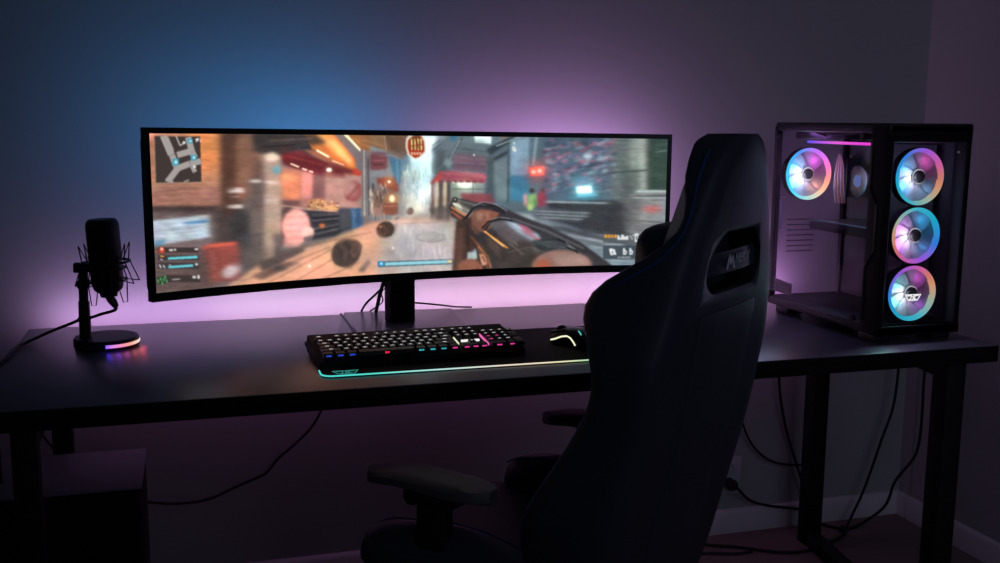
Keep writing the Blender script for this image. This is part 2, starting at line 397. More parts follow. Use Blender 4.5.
poly([(304, 134), (334, 134), (354, 158), (358, 176), (350, 174), (312, 149)], (206, 120, 62), .8); poly([(314, 134), (332, 134), (352, 158), (354, 168), (332, 152)], (242, 168, 88), 1.4); poly([(324, 140), (334, 140), (350, 160), (350, 164)], (252, 204, 128), 1.6, 1.6, .8)
poly([(304, 150), (316, 150), (356, 174), (350, 176)], (170, 104, 80), .8)
line([(316.5, 150), (329, 157)], 2, (255, 236, 196), .5); line([(332, 160.5), (344, 165)], 1.4, (236, 196, 160), .5); line([(290.5, 163.5), (299, 167)], 1.5, (255, 226, 190), .5); line([(302, 168.5), (307, 170)], 1.6, (255, 210, 190), .5); line([(309, 171), (313, 172)], 1.4, (255, 200, 180), .5)
glow(329, 170, 7, (255, 190, 140), .7); ell(329, 169.8, 2.8, 2, (255, 244, 224), .5)
poly([(346, 134), (384, 134), (387, 154), (366, 152), (360, 148)], (168, 108, 62), .8); line([(370, 138), (384, 149)], 1.6, (120, 76, 50), .8); line([(352, 138), (376, 150)], 1, (196, 136, 82), .8); poly([(343, 134), (347, 134), (361, 149.5), (360, 151.5)], (255, 238, 196), .4)
poly([(354, 170), (362, 172), (362, 176), (352, 174)], (226, 70, 50), .7)
# food crates, blue drum, round sign
ell(318, 203, 9, 4, (214, 140, 84), 1.2, .8); ell(330, 208, 9, 3.5, (222, 156, 100), 1.2, .8); 
for k in range(26): ell(308+rng.random()*30, 200+rng.random()*10, 1.3, 1., [(250, 190, 110), (190, 90, 60), (235, 150, 80), (150, 100, 70)][k % 4], .4)
poly([(300, 210), (348, 212), (350, 226), (336, 236), (312, 240), (300, 236)], (62, 60, 68), 1.2); 
for k in range(5): line([(312, 216+k*4.5), (346, 214+k*3.2)], .8, (112, 108, 116), .6, .4, .7)
ell(322, 225.5, 3, 2.6, (206, 110, 62), .7); ell(334, 229, 3, 2, (84, 84, 92), .8); rect(338, 208, 352, 230, (66, 72, 88), 1.4)
poly([(350, 209), (362, 208), (363, 226), (352, 229)], (62, 104, 146), .9); ell(355, 216, 1, 1.3, (216, 230, 240), .3); line([(352, 213), (362, 212)], .7, (110, 150, 186), .4)
poly([(281, 208), (292, 206), (290, 240), (281, 246)], (100, 74, 74), 1.2)
# street
poly([(214, 296), (262, 262), (320, 244), (352, 231), (372, 222), (450, 216), (470, 296)], (206, 158, 128), 1.6); poly([(240, 290), (330, 244), (372, 226), (392, 222), (392, 290)], (220, 170, 134), 3)
poly([(380, 228), (400, 222), (454, 222), (470, 282), (376, 290)], (192, 170, 160), 3); poly([(398, 226), (448, 226), (456, 270), (398, 280)], (186, 180, 180), 3, 3, .85)
for a, b in (((262, 286), (338, 246)), ((290, 284), (352, 248)), ((318, 281), (360, 262)), ((240, 282), (330, 247)), ((300, 247), (372, 232))): line([a, b], 1.1, (150, 110, 90), .8, .8, .8)
for k in range(70):
    x = 395+rng.random()*55; y = 226+rng.random()*46; line([(x, y), (x+(x-420)*.05, y+2+4*rng.random())], 1., (205, 205, 205) if k % 2 else (146, 132, 128), .7, .7, .4)
ell(432, 238, 15, 4.6, (146, 140, 140), .8, .5, .9); ell(432, 237.6, 13, 3.6, (178, 172, 170), .8, .5, .9); line([(418, 240), (428, 240)], .8, (130, 124, 124), .4)
for (x, y, r) in ((393, 248, 1.3), (309.5, 266, .8), (413, 213, 1)): glow(x, y, 3, (255, 240, 225), .6); ell(x, y, r, r, (255, 252, 245), .3)
poly([(258, 262), (300, 248), (306, 250), (262, 272)], (92, 82, 82), 2, 1, .9); poly([(252, 276), (286, 262), (300, 262), (262, 280)], (120, 92, 84), 2.4, 1.2, .9); ell(278, 268, 8, 3, (92, 84, 84), 3, 1, .8)
ell(296, 226, 13.5, 16, (222, 156, 148), 1.6, 1.6, 1, .15); ell(293, 222, 8, 10, (240, 182, 172), 3, 3, .8); rect(282, 238, 300, 247, (206, 150, 138), 2, 1.2, .9); ell(308, 231, 6, 4.5, (226, 190, 184), 1, 1); poly([(302, 234), (313, 232), (311, 240), (303, 242)], (128, 108, 112), 1)
# barrels
ell(346, 254, 14.5, 12.5, (84, 66, 62), 1.2, 1.2, 1, -.45); ell(352, 248, 9, 7, (62, 60, 64), 2, 1.6, .9, -.4); ell(356, 250, 4.5, 7, (150, 96, 78), 1, 1, .85, .35); line([(336, 246), (346, 240), (356, 241)], 1.3, (190, 120, 84), .7); line([(334, 262), (352, 268)], 1.6, (72, 58, 56), 1.4, 1.4, .8); ell(338, 254, 4, 7, (106, 84, 76), 1.2, 1.2, .8, .3)
ell(384, 231, 7.8, 7.4, (92, 68, 60), .8, .8); ell(387, 230, 4, 6, (64, 58, 58), .8); ell(382, 227, 3.4, 2.6, (168, 92, 62), .7); ell(386, 233, 1.4, 1.2, (210, 130, 80), .5); poly([(390, 226), (398, 222), (396, 234), (390, 237)], (116, 104, 104), 1)
poly([(358, 271), (368, 259), (371, 262), (364, 272)], (92, 84, 84), 1)
# far street, hazy
rect(370, 134, 446, 218, (136, 152, 158), 2, 2); poly([(408, 134), (438, 134), (432, 172), (412, 180)], (222, 238, 240), 2.2); rect(402, 168, 434, 212, (196, 208, 210), 3, 4, .9); rect(398, 196, 440, 214, (206, 190, 178), 4, 3, .8)
for k in range(90):
    x = 372+rng.random()*66; y = 168+rng.random()*46; h_ = 1+5*rng.random(); c = [(236, 240, 238), (136, 150, 156), (240, 186, 150), (176, 140, 132), (190, 214, 220), (120, 128, 134)][k % 6]
    rect(x, y, x+.6+1.4*rng.random(), y+h_, c, .6, .8, .55)
rect(371, 152, 386, 170, (128, 72, 84), 1.2); line([(372, 158), (385, 156)], 1.6, (196, 112, 122), .6); line([(373, 164), (384, 163)], 1.6, (170, 92, 104), .6)
poly([(384, 134), (408, 134), (406, 158), (386, 148)], (112, 74, 62), .7)
for k in range(6): line([(384+k*.5, 136+k*3.4), (408, 138+k*3.6)], .8, (66, 48, 46), .4, .4, .8)
poly([(388, 155), (400, 160), (402, 176), (392, 172)], (62, 116, 166), .8); poly([(401, 152), (407, 156), (406, 172), (402, 170)], (84, 140, 184), .8); poly([(393, 172), (400, 176), (399, 190), (394, 186)], (70, 110, 150), .8, .8, .8); line([(396, 160), (399, 182)], .8, (26, 60, 110), .4)
poly([(376, 178), (388, 177), (392, 184), (378, 184)], (150, 60, 48), 1); glow(389, 182, 8, (255, 150, 70), .8); ell(389.5, 181.6, 2, 1.6, (255, 226, 170), .5); poly([(388, 186), (397, 184), (399, 192), (390, 193)], (156, 66, 52), 1); glow(396, 199, 6, (255, 140, 60), .8); ell(394, 200, 2, 3, (255, 220, 160), .7)
rect(372, 196, 396, 214, (150, 110, 98), 2, 2, .75); rect(379, 205, 395, 214, (130, 78, 70), 1, .8, .8); rect(369, 192, 374, 213, (226, 208, 186), .6, 1.5, .7); 
glow(430, 187, 5, (255, 240, 225), .9); glow(420, 206, 10, (255, 240, 230), .6); glow(413, 199, 6, (255, 236, 226), .7)
ell(410, 211, 3.6, 3.6, (108, 86, 82), .8); ell(410, 211, 1.6, 1.6, (156, 120, 110), .6)
rect(361, 150, 367.5, 217, (128, 122, 120), .6, 1); line([(364, 150), (364.5, 216)], 1.4, (176, 170, 164), .4); line([(368, 158), (369, 216)], 1.6, (84, 78, 80), .5)
# buildings on the right of the street
poly([(432, 148), (446, 138), (452, 134), (476, 134), (500, 134), (500, 212), (432, 186)], (104, 120, 130), 1); poly([(430, 172), (436, 150), (446, 150), (440, 176)], (84, 92, 98), 1.2)
for k in range(8): line([(432+k*1.2, 146+k*4), (440+k, 140+k*4)], 1.1, (66, 76, 84), .5, .5, .7)
line([(442, 172), (462, 138)], 2, (62, 72, 80), .6); line([(447, 164), (460, 140)], 1, (170, 190, 196), .5); poly([(450, 134), (458, 134), (456, 141), (450, 142)], (54, 116, 160), .7); ell(448, 163, 4, 4, (150, 166, 172), 1.2)
poly([(474, 134), (491.5, 134), (491, 144), (475, 142.5)], (226, 242, 244), .7); line([(456, 148), (492, 152)], 1.6, (74, 86, 94), .7); poly([(455, 152), (488, 156), (486, 164), (453, 160)], (130, 92, 110), 1.2); line([(455, 157), (486, 160)], 1.2, (172, 112, 130), .6); line([(452, 166), (486, 169)], 3, (82, 90, 98), .8)
poly([(441, 171), (452, 170), (487, 173.5), (486, 179), (443, 178), (430, 184)], (182, 82, 106), .7); poly([(431, 184), (441, 173), (444, 176), (440, 182)], (222, 74, 66), .7); poly([(442, 172), (484, 175), (484, 177), (444, 175)], (206, 122, 140), .7)
for k in range(6): ell(447+k*6.8, 179, 3.2, 1.4, (150, 66, 92), .5)
rect(444, 180, 484, 200, (130, 140, 136), 1.2); glow(465, 183, 16, (222, 240, 210), .95); ell(465, 184, 8, 3.4, (240, 252, 232), 1.6); line([(452, 189), (484, 189)], .8, (84, 96, 96), .4); line([(473, 180), (473, 198)], .8, (98, 108, 106), .4)
for x, c in ((433, (150, 110, 96)), (437.5, (206, 186, 160)), (441, (110, 84, 76)), (445, (196, 168, 140)), (449, (92, 84, 84))): rect(x-1.2, 182, x+1.2, 212, c, .6, 1.5, .9)
rect(430, 198, 454, 220, (122, 106, 102), 2.4, 2, .6); poly([(430, 208), (452, 206), (450, 221), (436, 220)], (96, 88, 88), 1.4, 1.4, .8)
poly([(460, 193), (496, 194), (502, 206), (470, 207)], (146, 84, 92), 1.2, 1.2, .85)
poly([(488, 150), (508, 138), (532, 134), (545, 134), (545, 230), (500, 214), (488, 200)], (92, 110, 120), 1.4); poly([(486, 149), (512, 136), (516, 139), (490, 155)], (62, 74, 82), .7); poly([(490, 160), (512, 148), (512, 151), (490, 164)], (60, 70, 78), .7); line([(496, 146), (530, 133)], 1, (160, 178, 184), .5)
rect(486, 158, 494, 200, (78, 92, 98), 1.4); poly([(494, 162), (508, 156), (508, 200), (496, 203)], (112, 130, 136), 1.4); line([(509, 142), (508, 204)], 1.8, (66, 82, 90), .7)
poly([(510, 140), (530, 136), (530, 176), (510, 176)], (130, 160, 178), 1.6); poly([(510, 176), (530, 176), (530, 206), (510, 202)], (66, 128, 160), 1.6); poly([(508, 200), (560, 206), (560, 224), (508, 214)], (92, 108, 118), 2); rect(530, 134, 540, 205, (92, 120, 134), 1.6, 2); line([(537, 134), (533, 166)], 2.6, (150, 168, 170), .8)
# far right: mural wall smeared sideways
rect(540, 130, 622, 206, (84, 104, 122), 4, 3)
for k in range(150):
    x = 542+rng.random()*76; y = 137+rng.random()*58; c = [(160, 178, 192), (176, 92, 120), (70, 84, 110), (112, 140, 164), (196, 120, 140), (58, 72, 92), (130, 110, 150)][k % 7]
    L_ = 3+7*rng.random(); line([(x, y), (x+L_, y-L_*.28)], 1.4+2*rng.random(), c, 1.1, .7, .62)
ell(588, 156, 5, 3, (196, 210, 222), 1.6, 1, .9); line([(606, 145), (622, 138)], 4, (188, 92, 122), 1.6, 1, .8); line([(598, 160), (615, 155)], 3, (196, 206, 214), 2, .9, .6); line([(582, 166), (610, 162)], 4, (70, 76, 96), 3, 1.2, .6)
rect(575, 172, 622, 192, (92, 108, 122), 4, 3, .6); rect(612, 132, 634, 204, (104, 116, 116), 4, 5, .95); rect(566, 194, 600, 202, (70, 108, 124), 3, 2, .8)
glow(537, 171, 18, (236, 90, 90), .75); poly([(529, 167.5), (544.5, 166.5), (544, 175), (530, 176)], (255, 104, 92), .9); poly([(531.5, 169.5), (542.5, 169), (542, 173), (532, 173.5)], (255, 206, 180), .8)
glow(584, 190, 20, (90, 190, 220), .75); poly([(576, 187), (591, 185.5), (592, 193), (577, 194)], (214, 250, 255), 1.1); poly([(576, 195), (596, 192.5), (598, 195.5), (578, 197)], (110, 190, 210), 1.2, .7, .9)
# passers-by
poly([(540, 190), (546, 194), (547, 205), (538, 208), (536, 196)], (160, 66, 88), 1.4, 1.6); ell(543, 190, 2, 2.2, (110, 60, 66), 1); poly([(528, 195), (536, 193), (537, 204), (531, 211), (527, 207)], (134, 176, 108), 1.1, 1.2); ell(532, 190.5, 2.6, 2.4, (70, 62, 64), .9); ell(530, 207, 2.6, 3, (186, 206, 130), 1); poly([(523, 195), (527, 193), (528, 205), (524, 206)], (216, 150, 144), 1.1, 1.4, .9); line([(534, 198), (536, 206)], 1.4, (96, 130, 84), .8)
# counters and benches
poly([(548, 202), (614, 200), (632, 206), (632, 236), (600, 242), (548, 226)], (66, 70, 76), 2, 1.2); line([(545, 201.5), (612, 203.5)], 1.8, (150, 162, 170), 2, .6, .9); line([(548, 205), (600, 206.5)], 1.2, (44, 48, 54), 2, .6); rect(590, 205, 626, 232, (62, 60, 64), 3, 2, .8)
poly([(532, 213), (545, 209), (592, 216), (576, 222)], (98, 104, 110), 1.4, .7)
for k in range(3): line([(540+k*3, 211.5+k*3), (590-k*6, 214+k*3.2)], .9, (150, 160, 168), 1.2, .4, .85)
poly([(510, 220), (540, 218), (640, 242), (664, 264), (664, 290), (560, 290), (500, 240)], (116, 126, 136), 2, 1.6); poly([(500, 216), (532, 217), (538, 226), (510, 226)], (172, 182, 188), 1.8, 1, .9)
poly([(528, 226), (562, 226), (640, 246), (640, 252)], (78, 82, 90), 2, 1, .85); line([(560, 232), (632, 250)], 2.4, (170, 178, 188), 2.4, .9, .7); line([(590, 246), (652, 256)], 1, (196, 204, 212), 2, .5, .7)
poly([(572, 248), (640, 246), (664, 262), (664, 274), (600, 272)], (132, 146, 160), 3, 2, .8)
# grey pillar and green panel
rect(630, 130, 647, 200, (138, 152, 146), 2.6, 3); rect(638, 130, 645, 196, (164, 174, 166), 1.6, 3, .8); rect(648, 130, 672, 192, (62, 84, 76), 2, 2); rect(622, 168, 640, 200, (80, 92, 90), 3, 3, .6)
line([(604, 173), (648, 170)], .9, (58, 68, 70), 1, .4); line([(656, 152), (668, 150)], 1, (150, 170, 160), 1, .5, .6); line([(655, 146), (668, 144)], .8, (110, 130, 122), 1, .5, .6)
rect(636, 190, 672, 193, (176, 190, 186), 1.5, .5); rect(630, 193, 672, 236, (138, 140, 142), 3, 1.5); rect(622, 198, 640, 226, (96, 98, 100), 3, 2, .7); line([(634, 197.5), (672, 198)], 1, (176, 180, 182), 1.5, .4); line([(634, 196), (672, 195.5)], 1.2, (92, 98, 100), 1.5, .4)
ell(652, 209, 9, 4, (196, 108, 110), 3, 1.4, .85); line([(632, 220), (672, 223)], 1, (96, 98, 102), 1, .4); rect(626, 224, 672, 236, (112, 114, 120), 3, 2, .7)
# --- second pass over the market side: glazes and small things
def at_(ox): return lambda *q: [(ox+x/3.478, 128+y/3.478) for x, y in q]
LQ, CQ, RQ = at_(200), at_(360), at_(500)
poly(LQ((78, 20), (128, 20), (120, 300), (84, 300)), (92, 62, 52), 3, 3, .75); poly(LQ((128, 20), (180, 20), (172, 200), (128, 200)), (146, 104, 84), 3, 3, .7)
poly(LQ((180, 20), (400, 20), (442, 52), (360, 62), (300, 92), (200, 86)), (68, 60, 60), 2, 1.4, .8); line(LQ((240, 44), (390, 36)), 1.4, (116, 100, 94), 1.6, .5, .7); line(LQ((215, 66), (330, 58)), 1.2, (44, 42, 46), 1.6, .5, .8)
poly(LQ((172, 175), (228, 170), (226, 470), (176, 480)), (112, 98, 94), 3, 3, .75); poly(LQ((232, 176), (286, 186), (280, 380), (226, 420)), (188, 162, 142), 2.4, 3, .75)
ell(272, 157, 6, 5, (222, 206, 186), 1.8, 1.2, .8); ell(277, 169.5, 4, 4.4, (118, 172, 178), 1.5, 1.2, .85)
for x, y, w_, h_ in ((252, 190, 11, 5), (247, 251, 12, 7), (193, 185, 11, 5), (125, 221, 15, 6), (120, 274, 14, 6)): 
    q_ = LQ((x, y))[0]; rect(q_[0]-w_/2, q_[1]-h_/4, q_[0]+w_/2, q_[1]+h_/4, (222, 208, 200), 1.8, .6, .75)
poly(LQ((288, 82), (340, 92), (470, 126), (556, 152), (556, 160), (430, 156), (330, 140), (292, 118)), (112, 42, 48), 1.4, 1, .8); line(LQ((300, 96), (430, 128)), 1.4, (170, 62, 60), 1.2, .6, .8)
poly(LQ((286, 140), (352, 150), (352, 246), (286, 240)), (218, 146, 112), 2.4, 2.4, .5); poly(LQ((356, 150), (392, 156), (392, 240), (356, 240)), (224, 156, 140), 1.6, 2, .7); poly(LQ((398, 156), (432, 160), (432, 236), (398, 240)), (140, 98, 94), 1.6, 2, .6)
poly(LQ((434, 160), (560, 164), (560, 278), (434, 262)), (190, 144, 130), 2, 2, .55)
ell(353.5, 191, 8.5, 10.5, (158, 82, 80), 1.6, 1.1, .7); ell(350, 189, 6.6, 8, (184, 138, 126), 2, 1.2, .85); line([(346.5, 199), (360, 184)], 3.4, (156, 78, 76), 1.3, .9, .7)
ell(318, 204, 11, 5, (196, 146, 104), 1.4, 1, .7); ell(331, 208, 7, 3.4, (214, 168, 118), 1, .8, .75)
for k in range(34): ell(307+rng.random()*31, 199+rng.random()*11, .9+rng.random(), .8, [(240, 206, 150), (150, 104, 80), (222, 170, 120), (170, 128, 96), (120, 90, 78)][k % 5], .5, .4, .75)
line(LQ((280, 268), (370, 282), (480, 290)), 1., (206, 168, 150), .8, .4, .7)
for k in range(7): line(LQ((386+k*2, 300+k*12), (486, 296+k*9)), .7, [(126, 120, 124), (40, 40, 46)][k % 2], .7, .4, .75)
poly(LQ((488, 290), (524, 284), (524, 342), (488, 352)), (98, 92, 98), 1.4, 1.2, .8); poly(LQ((524, 280), (558, 278), (560, 338), (532, 348)), (76, 108, 146), .9, .8, .8); line(LQ((532, 284), (536, 344)), 1, (120, 150, 180), .6, .6, .7); line(LQ((550, 282), (552, 340)), 1.2, (50, 76, 112), .6, .6, .7)
ell(296, 227, 13.5, 18, (230, 170, 160), 1.6, 1.4, .8, .1)
for k in range(9): line(LQ((296+k, 300+k*12), (372-k, 296+k*12)), .7, (206, 140, 132) if k % 2 else (244, 196, 186), 1.6, .4, .6)
ell(307.5, 233, 6, 5, (226, 186, 176), 1, .9, .85); poly(LQ((360, 378), (392, 372), (388, 392), (362, 396)), (110, 94, 96), .8, .6, .8)
poly(LQ((254, 370), (290, 364), (286, 470), (262, 480)), (84, 78, 80), 2.2, 2.2, .7); line(LQ((128, 386), (214, 368)), 1.6, (84, 82, 86), 1.4, .6, .8); poly(LQ((270, 430), (380, 402), (340, 436), (250, 470)), (112, 92, 84), 2, 1.2, .6)
poly(LQ((18, 408), (128, 400), (138, 520), (40, 530)), (160, 82, 74), 2.6, 2, .75); ell(220, 244.8, 15, 1.8, (226, 104, 78), 2, .6, .9, -.05); ell(228, 250, 10, 5, (176, 84, 76), 3, 2, .6); ell(230, 271.5, 9, 5.4, (206, 196, 198), 2.4, 1.6, .85, -.5); line(LQ((40, 420), (60, 520)), 2, (190, 110, 100), 2, 2, .5)
line([(290.5, 163.5), (299, 167)], 1.5, (255, 226, 190), .5); line([(302, 168.5), (307, 170)], 1.6, (255, 210, 190), .5); line([(309, 171), (313, 172)], 1.4, (255, 200, 180), .5); glow(329, 170, 6, (255, 190, 140), .7); ell(329, 169.8, 2.8, 2, (255, 246, 228), .5)
poly([(354, 168), (361, 171), (360, 176), (352, 173)], (206, 74, 54), .9, .8, .8)
# --- second pass over the middle of the street
poly(CQ((0, 20), (158, 22), (160, 100), (150, 110), (86, 78), (0, 52)), (148, 102, 68), 1, .8, .85); poly(CQ((86, 24), (158, 24), (156, 108), (92, 76)), (118, 92, 80), 1, .8, .7)
for k in range(7): line(CQ((90+k*3, 30+k*7), (158, 40+k*9)), .7, (78, 60, 54), .5, .4, .7)
line(CQ((84, 24), (92, 78)), .7, (196, 176, 160), .4, .4, .8); line(CQ((10, 40), (80, 62)), 1, (186, 134, 90), .8, .5, .7)
rect(368, 152, 405, 218, (128, 118, 118), 2.5, 2.5, .55)
poly(CQ((34, 92), (94, 100), (94, 140), (36, 146)), (128, 68, 74), 1, .9, .8); line(CQ((44, 112), (86, 112)), 1.4, (176, 104, 108), .7, .5, .7); line(CQ((48, 128), (80, 126)), 1.2, (80, 46, 54), .6, .5, .7)
poly(CQ((108, 106), (146, 110), (142, 196), (118, 180)), (72, 120, 152), 1, 1.2, .75); line(CQ((128, 108), (132, 190)), 1.2, (130, 176, 196), .6, .8, .7); poly(CQ((150, 96), (172, 100), (168, 150), (152, 140)), (112, 140, 152), 1, 1, .7)
poly(CQ((196, 90), (262, 80), (252, 250), (198, 270)), (206, 226, 230), 3, 4, .55); poly(CQ((150, 130), (200, 120), (200, 260), (150, 270)), (164, 178, 182), 3, 3, .5)
for k in range(60):
    x = 150+rng.random()*100; y = 120+rng.random()*150; line(CQ((x, y), (x+1, y+8+22*rng.random())), .6+.7*rng.random(), [(110, 132, 142), (226, 240, 242), (140, 160, 166), (244, 246, 240)][k % 4], .4, .7, .5)
for x, y, r in ((218, 236, 9), (205, 262, 10), (246, 204, 5), (176, 240, 5), (240, 226, 4)): q_ = CQ((x, y))[0]; glow(q_[0], q_[1], r, (255, 248, 240), .7)
rect(372, 188, 396, 214, (142, 98, 82), 2, 2, .6); poly(CQ((58, 176), (120, 172), (132, 200), (128, 220), (66, 200)), (150, 74, 58), 1.2, 1, .8); glow(389, 181.5, 7, (255, 170, 90), .8); ell(389.2, 181.6, 1.6, 1.3, (255, 240, 206), .4)
glow(391.5, 199, 9, (255, 160, 90), .8); ell(392, 198.5, 2.6, 3.6, (255, 236, 196), .7); poly(CQ((82, 262), (132, 260), (130, 300), (84, 302)), (146, 84, 68), .9, .8, .85); line(CQ((84, 272), (130, 270)), .8, (206, 140, 110), .5, .4, .7)
for k in range(34):
    x = 32+rng.random()*58; y = 190+rng.random()*110; line(CQ((x, y), (x+1, y+6+26*rng.random())), .7+.8*rng.random(), [(236, 214, 186), (88, 74, 74), (196, 150, 124), (70, 62, 66), (244, 232, 214)][k % 5], .4, .6, .65)
poly(CQ((40, 278), (78, 274), (78, 306), (44, 308)), (168, 128, 112), .8, .8, .7)
# paving
poly(CQ((100, 330), (330, 322), (330, 470), (60, 470)), (188, 182, 184), 3, 2.4, .5); poly(CQ((120, 304), (310, 296), (320, 322), (100, 332)), (214, 176, 160), 2, 1.4, .55); poly(CQ((0, 370), (110, 340), (70, 500), (0, 500)), (206, 168, 146), 3, 3, .5)
for k in range(36):
    x = 120+rng.random()*190; y = 336+rng.random()*100; line(CQ((x, y), (x+(x-215)*.06, y+10+30*rng.random())), .8+.8*rng.random(), (226, 222, 222) if k % 3 else (150, 142, 144), .8, 1, .4)
ell(430, 237, 15, 5, (150, 144, 146), .9, .6, .5); ell(430, 236.7, 13, 4, (190, 184, 184), .9, .6, .6); ell(430, 237, 8, 2.2, (160, 154, 154), .8, .5, .5); ell(430, 236.9, 6.8, 1.7, (188, 182, 182), .8, .5, .6)
line(CQ((140, 332), (330, 326)), .6, (150, 138, 136), .6, .4, .6)
ell(386, 229, 8.6, 7.8, (88, 68, 62), .9, .8); ell(383, 230.5, 5, 5.4, (118, 84, 70), 1, .9, .9); ell(383, 230.5, 3, 3.4, (86, 62, 54), .8, .7, .8)
for dx in (0, 2.6, 5): line([(384+dx, 222), (387.5+dx, 229), (386+dx, 236)], .8, (60, 50, 48), .5, .5, .8)
ell(380.5, 226.5, 1.6, 1.2, (196, 132, 100), .6, .5, .8); line(CQ((120, 318), (136, 310)), 1.4, (110, 100, 100), .6)
ell(346, 252, 14, 13, (88, 72, 68), 1.4, 1.2, .95, -.5)
for k in range(5): line([(335+k*5, 246-k*1.5), (341+k*5, 252-k*1.5), (341+k*4.2, 262-k*1.6)], 1.1, [(58, 50, 50), (126, 96, 82)][k % 2], 1, .8, .75)
ell(355.5, 249, 4.6, 7.6, (120, 88, 76), 1, 1, .85, .35); ell(355.5, 249, 2.8, 5, (94, 74, 68), .9, .9, .8, .35); line([(337, 243), (346, 239), (354, 240.5)], 1.2, (160, 122, 100), 1, .6, .8)
# right-hand houses
poly(CQ((262, 30), (440, 36), (440, 150), (330, 150), (262, 190)), (96, 110, 118), 3, 3, .45); poly(CQ((326, 104), (440, 116), (436, 154), (322, 146)), (126, 88, 108), 1.4, 1.2, .7); line(CQ((330, 126), (438, 134)), 1, (90, 70, 86), .8, .5, .7)
poly(CQ((244, 194), (278, 150), (300, 152), (440, 166), (436, 190), (330, 184), (276, 178)), (164, 80, 94), 1, .9, .9); poly(CQ((244, 196), (276, 152), (288, 158), (276, 184)), (196, 74, 72), .9, .8, .85); line(CQ((282, 156), (438, 172)), .8, (196, 118, 130), .7, .4, .7)
for k in range(7): ell(441.5+k*6.6, 181.3, 3, 1.5, (140, 66, 82), .6, .5, .9)
for x, c in ((252, (122, 92, 82)), (266, (214, 190, 164)), (280, (98, 78, 72)), (296, (206, 178, 150)), (308, (90, 80, 80))): line(CQ((x, 186), (x-2, 314)), 2.2, c, .7, 1.4, .8)
poly(CQ((240, 280), (314, 268), (312, 322), (262, 318)), (104, 92, 90), 1.6, 1.4, .75); poly(CQ((348, 232), (456, 230), (470, 262), (370, 268)), (142, 72, 80), 1.2, 1, .8)
# --- second pass over the wall on the right
for k in range(70):
    x = 150+rng.random()*250; y = 34+rng.random()*165; c = [(168, 186, 198), (182, 104, 130), (74, 90, 112), (128, 152, 172), (196, 128, 150), (60, 76, 92)][k % 6]
    q_ = RQ((x, y))[0]; ell(q_[0], q_[1], 1.6+2.6*rng.random(), .9+1.1*rng.random(), c, 1, .7, .6, -.35)
poly(RQ((176, 258), (372, 256), (420, 270), (424, 372), (300, 366), (180, 300)), (64, 67, 73), 1.6, 1.2, .75); line(RQ((166, 257), (372, 261)), 1.4, (158, 170, 176), 1.6, .5, .85)
poly(RQ((112, 290), (180, 280), (316, 292), (280, 322), (150, 320)), (92, 97, 103), 1.4, .8, .7)
for a, b in (((118, 288), (314, 296)), ((124, 298), (306, 308)), ((140, 310), (290, 318))): line(RQ(a, b), .9, (160, 170, 178), 1.4, .4, .8)
poly(RQ((40, 296), (110, 296), (124, 340), (60, 340)), (168, 178, 184), 2, 1, .6); line(RQ((150, 350), (360, 404)), 3, (86, 92, 100), 2, 1, .6); line(RQ((230, 372), (430, 408)), 2, (176, 186, 194), 2.2, .7, .7)
glow(584, 189.5, 16, (100, 196, 224), .6); poly([(576.5, 186.8), (591, 185.6), (591.8, 192.6), (577.3, 193.4)], (226, 252, 255), .9)
glow(537, 171, 13, (236, 90, 90), .5); poly([(529.5, 168.2), (544, 166.2), (543.6, 174.2), (530.2, 175.8)], (255, 120, 100), .9); ell(533.5, 171.8, 2.2, 2, (255, 216, 190), .8); ell(539.5, 170.8, 2.2, 2, (255, 216, 190), .8)
# smear the game's own camera pan puts over the sides of the picture, then haze and broken-up tone
sm_ = gblur(FB, 2.0, .4); wl = (np.clip((300-np.linspace(FX0, FX1, FWd))/60, 0, 1)+.6*np.clip((np.linspace(FX0, FX1, FWd)-520)/50, 0, 1))[None, :, None]
FB[:] = FB*(1-.85*wl)+sm_*.85*wl
# --- the player's gun
poly([(457, 222), (470, 216), (482, 244), (480, 275), (452, 277), (455, 262)], (92, 66, 58), .8); poly([(455, 230), (464, 228), (462, 275), (452, 277)], (122, 84, 72), 1.4); line([(466, 226), (468, 270)], 1.6, (66, 50, 48), .8)
poly([(480, 252), (490, 247), (500, 262), (500, 270), (478, 275)], (176, 100, 66), 1.4); poly([(470, 250), (479, 248), (478, 258), (469, 260)], (150, 180, 186), .8)
poly([(449, 206), (452, 200.5), (462, 198.5), (482, 204), (500, 206), (522, 216), (548, 226), (580, 242), (608, 262), (624, 275), (484, 275), (476, 240), (462, 222), (451, 216)], (64, 61, 66), .6)
poly([(452, 204), (458, 202), (474, 212), (470, 218), (458, 212)], (176, 168, 158), .6); line([(453, 203), (473, 213.5)], 1.6, (230, 226, 212), .4); line([(451, 207), (468, 217)], 1.6, (226, 130, 74), .5); line([(451, 211), (462, 219)], 2, (196, 92, 56), .6); line([(456, 200), (480, 206)], 1.2, (150, 158, 160), .4)
poly([(459, 199), (480, 204), (472, 216), (463, 212)], (90, 88, 88), .7, .7, .6)
ell(455, 199.5, 3, 2.6, (60, 58, 60), .5); ell(455, 199.2, 1.2, 1, (156, 150, 146), .4)
line([(462, 222), (476, 205.5), (496, 206), (504, 212)], 2.2, (40, 40, 44), .5); line([(466, 214), (478, 204.5), (494, 204.5)], .8, (150, 156, 160), .4)
poly([(470, 216), (480, 209), (500, 212), (490, 228), (482, 232), (472, 226)], (146, 92, 74), .9); poly([(476, 212), (490, 211), (488, 220), (478, 220)], (176, 120, 98), 1.2, 1.2, .9); line([(474, 219), (486, 217)], .8, (120, 70, 56), .4)
poly([(494, 206), (505, 211.5), (505, 215), (492, 210)], (50, 50, 54), .5); line([(484, 231), (492, 221), (504, 218.5), (514, 220.5)], 2, (38, 38, 42), .5); line([(500, 218), (512, 219.5)], .8, (160, 166, 170), .4)
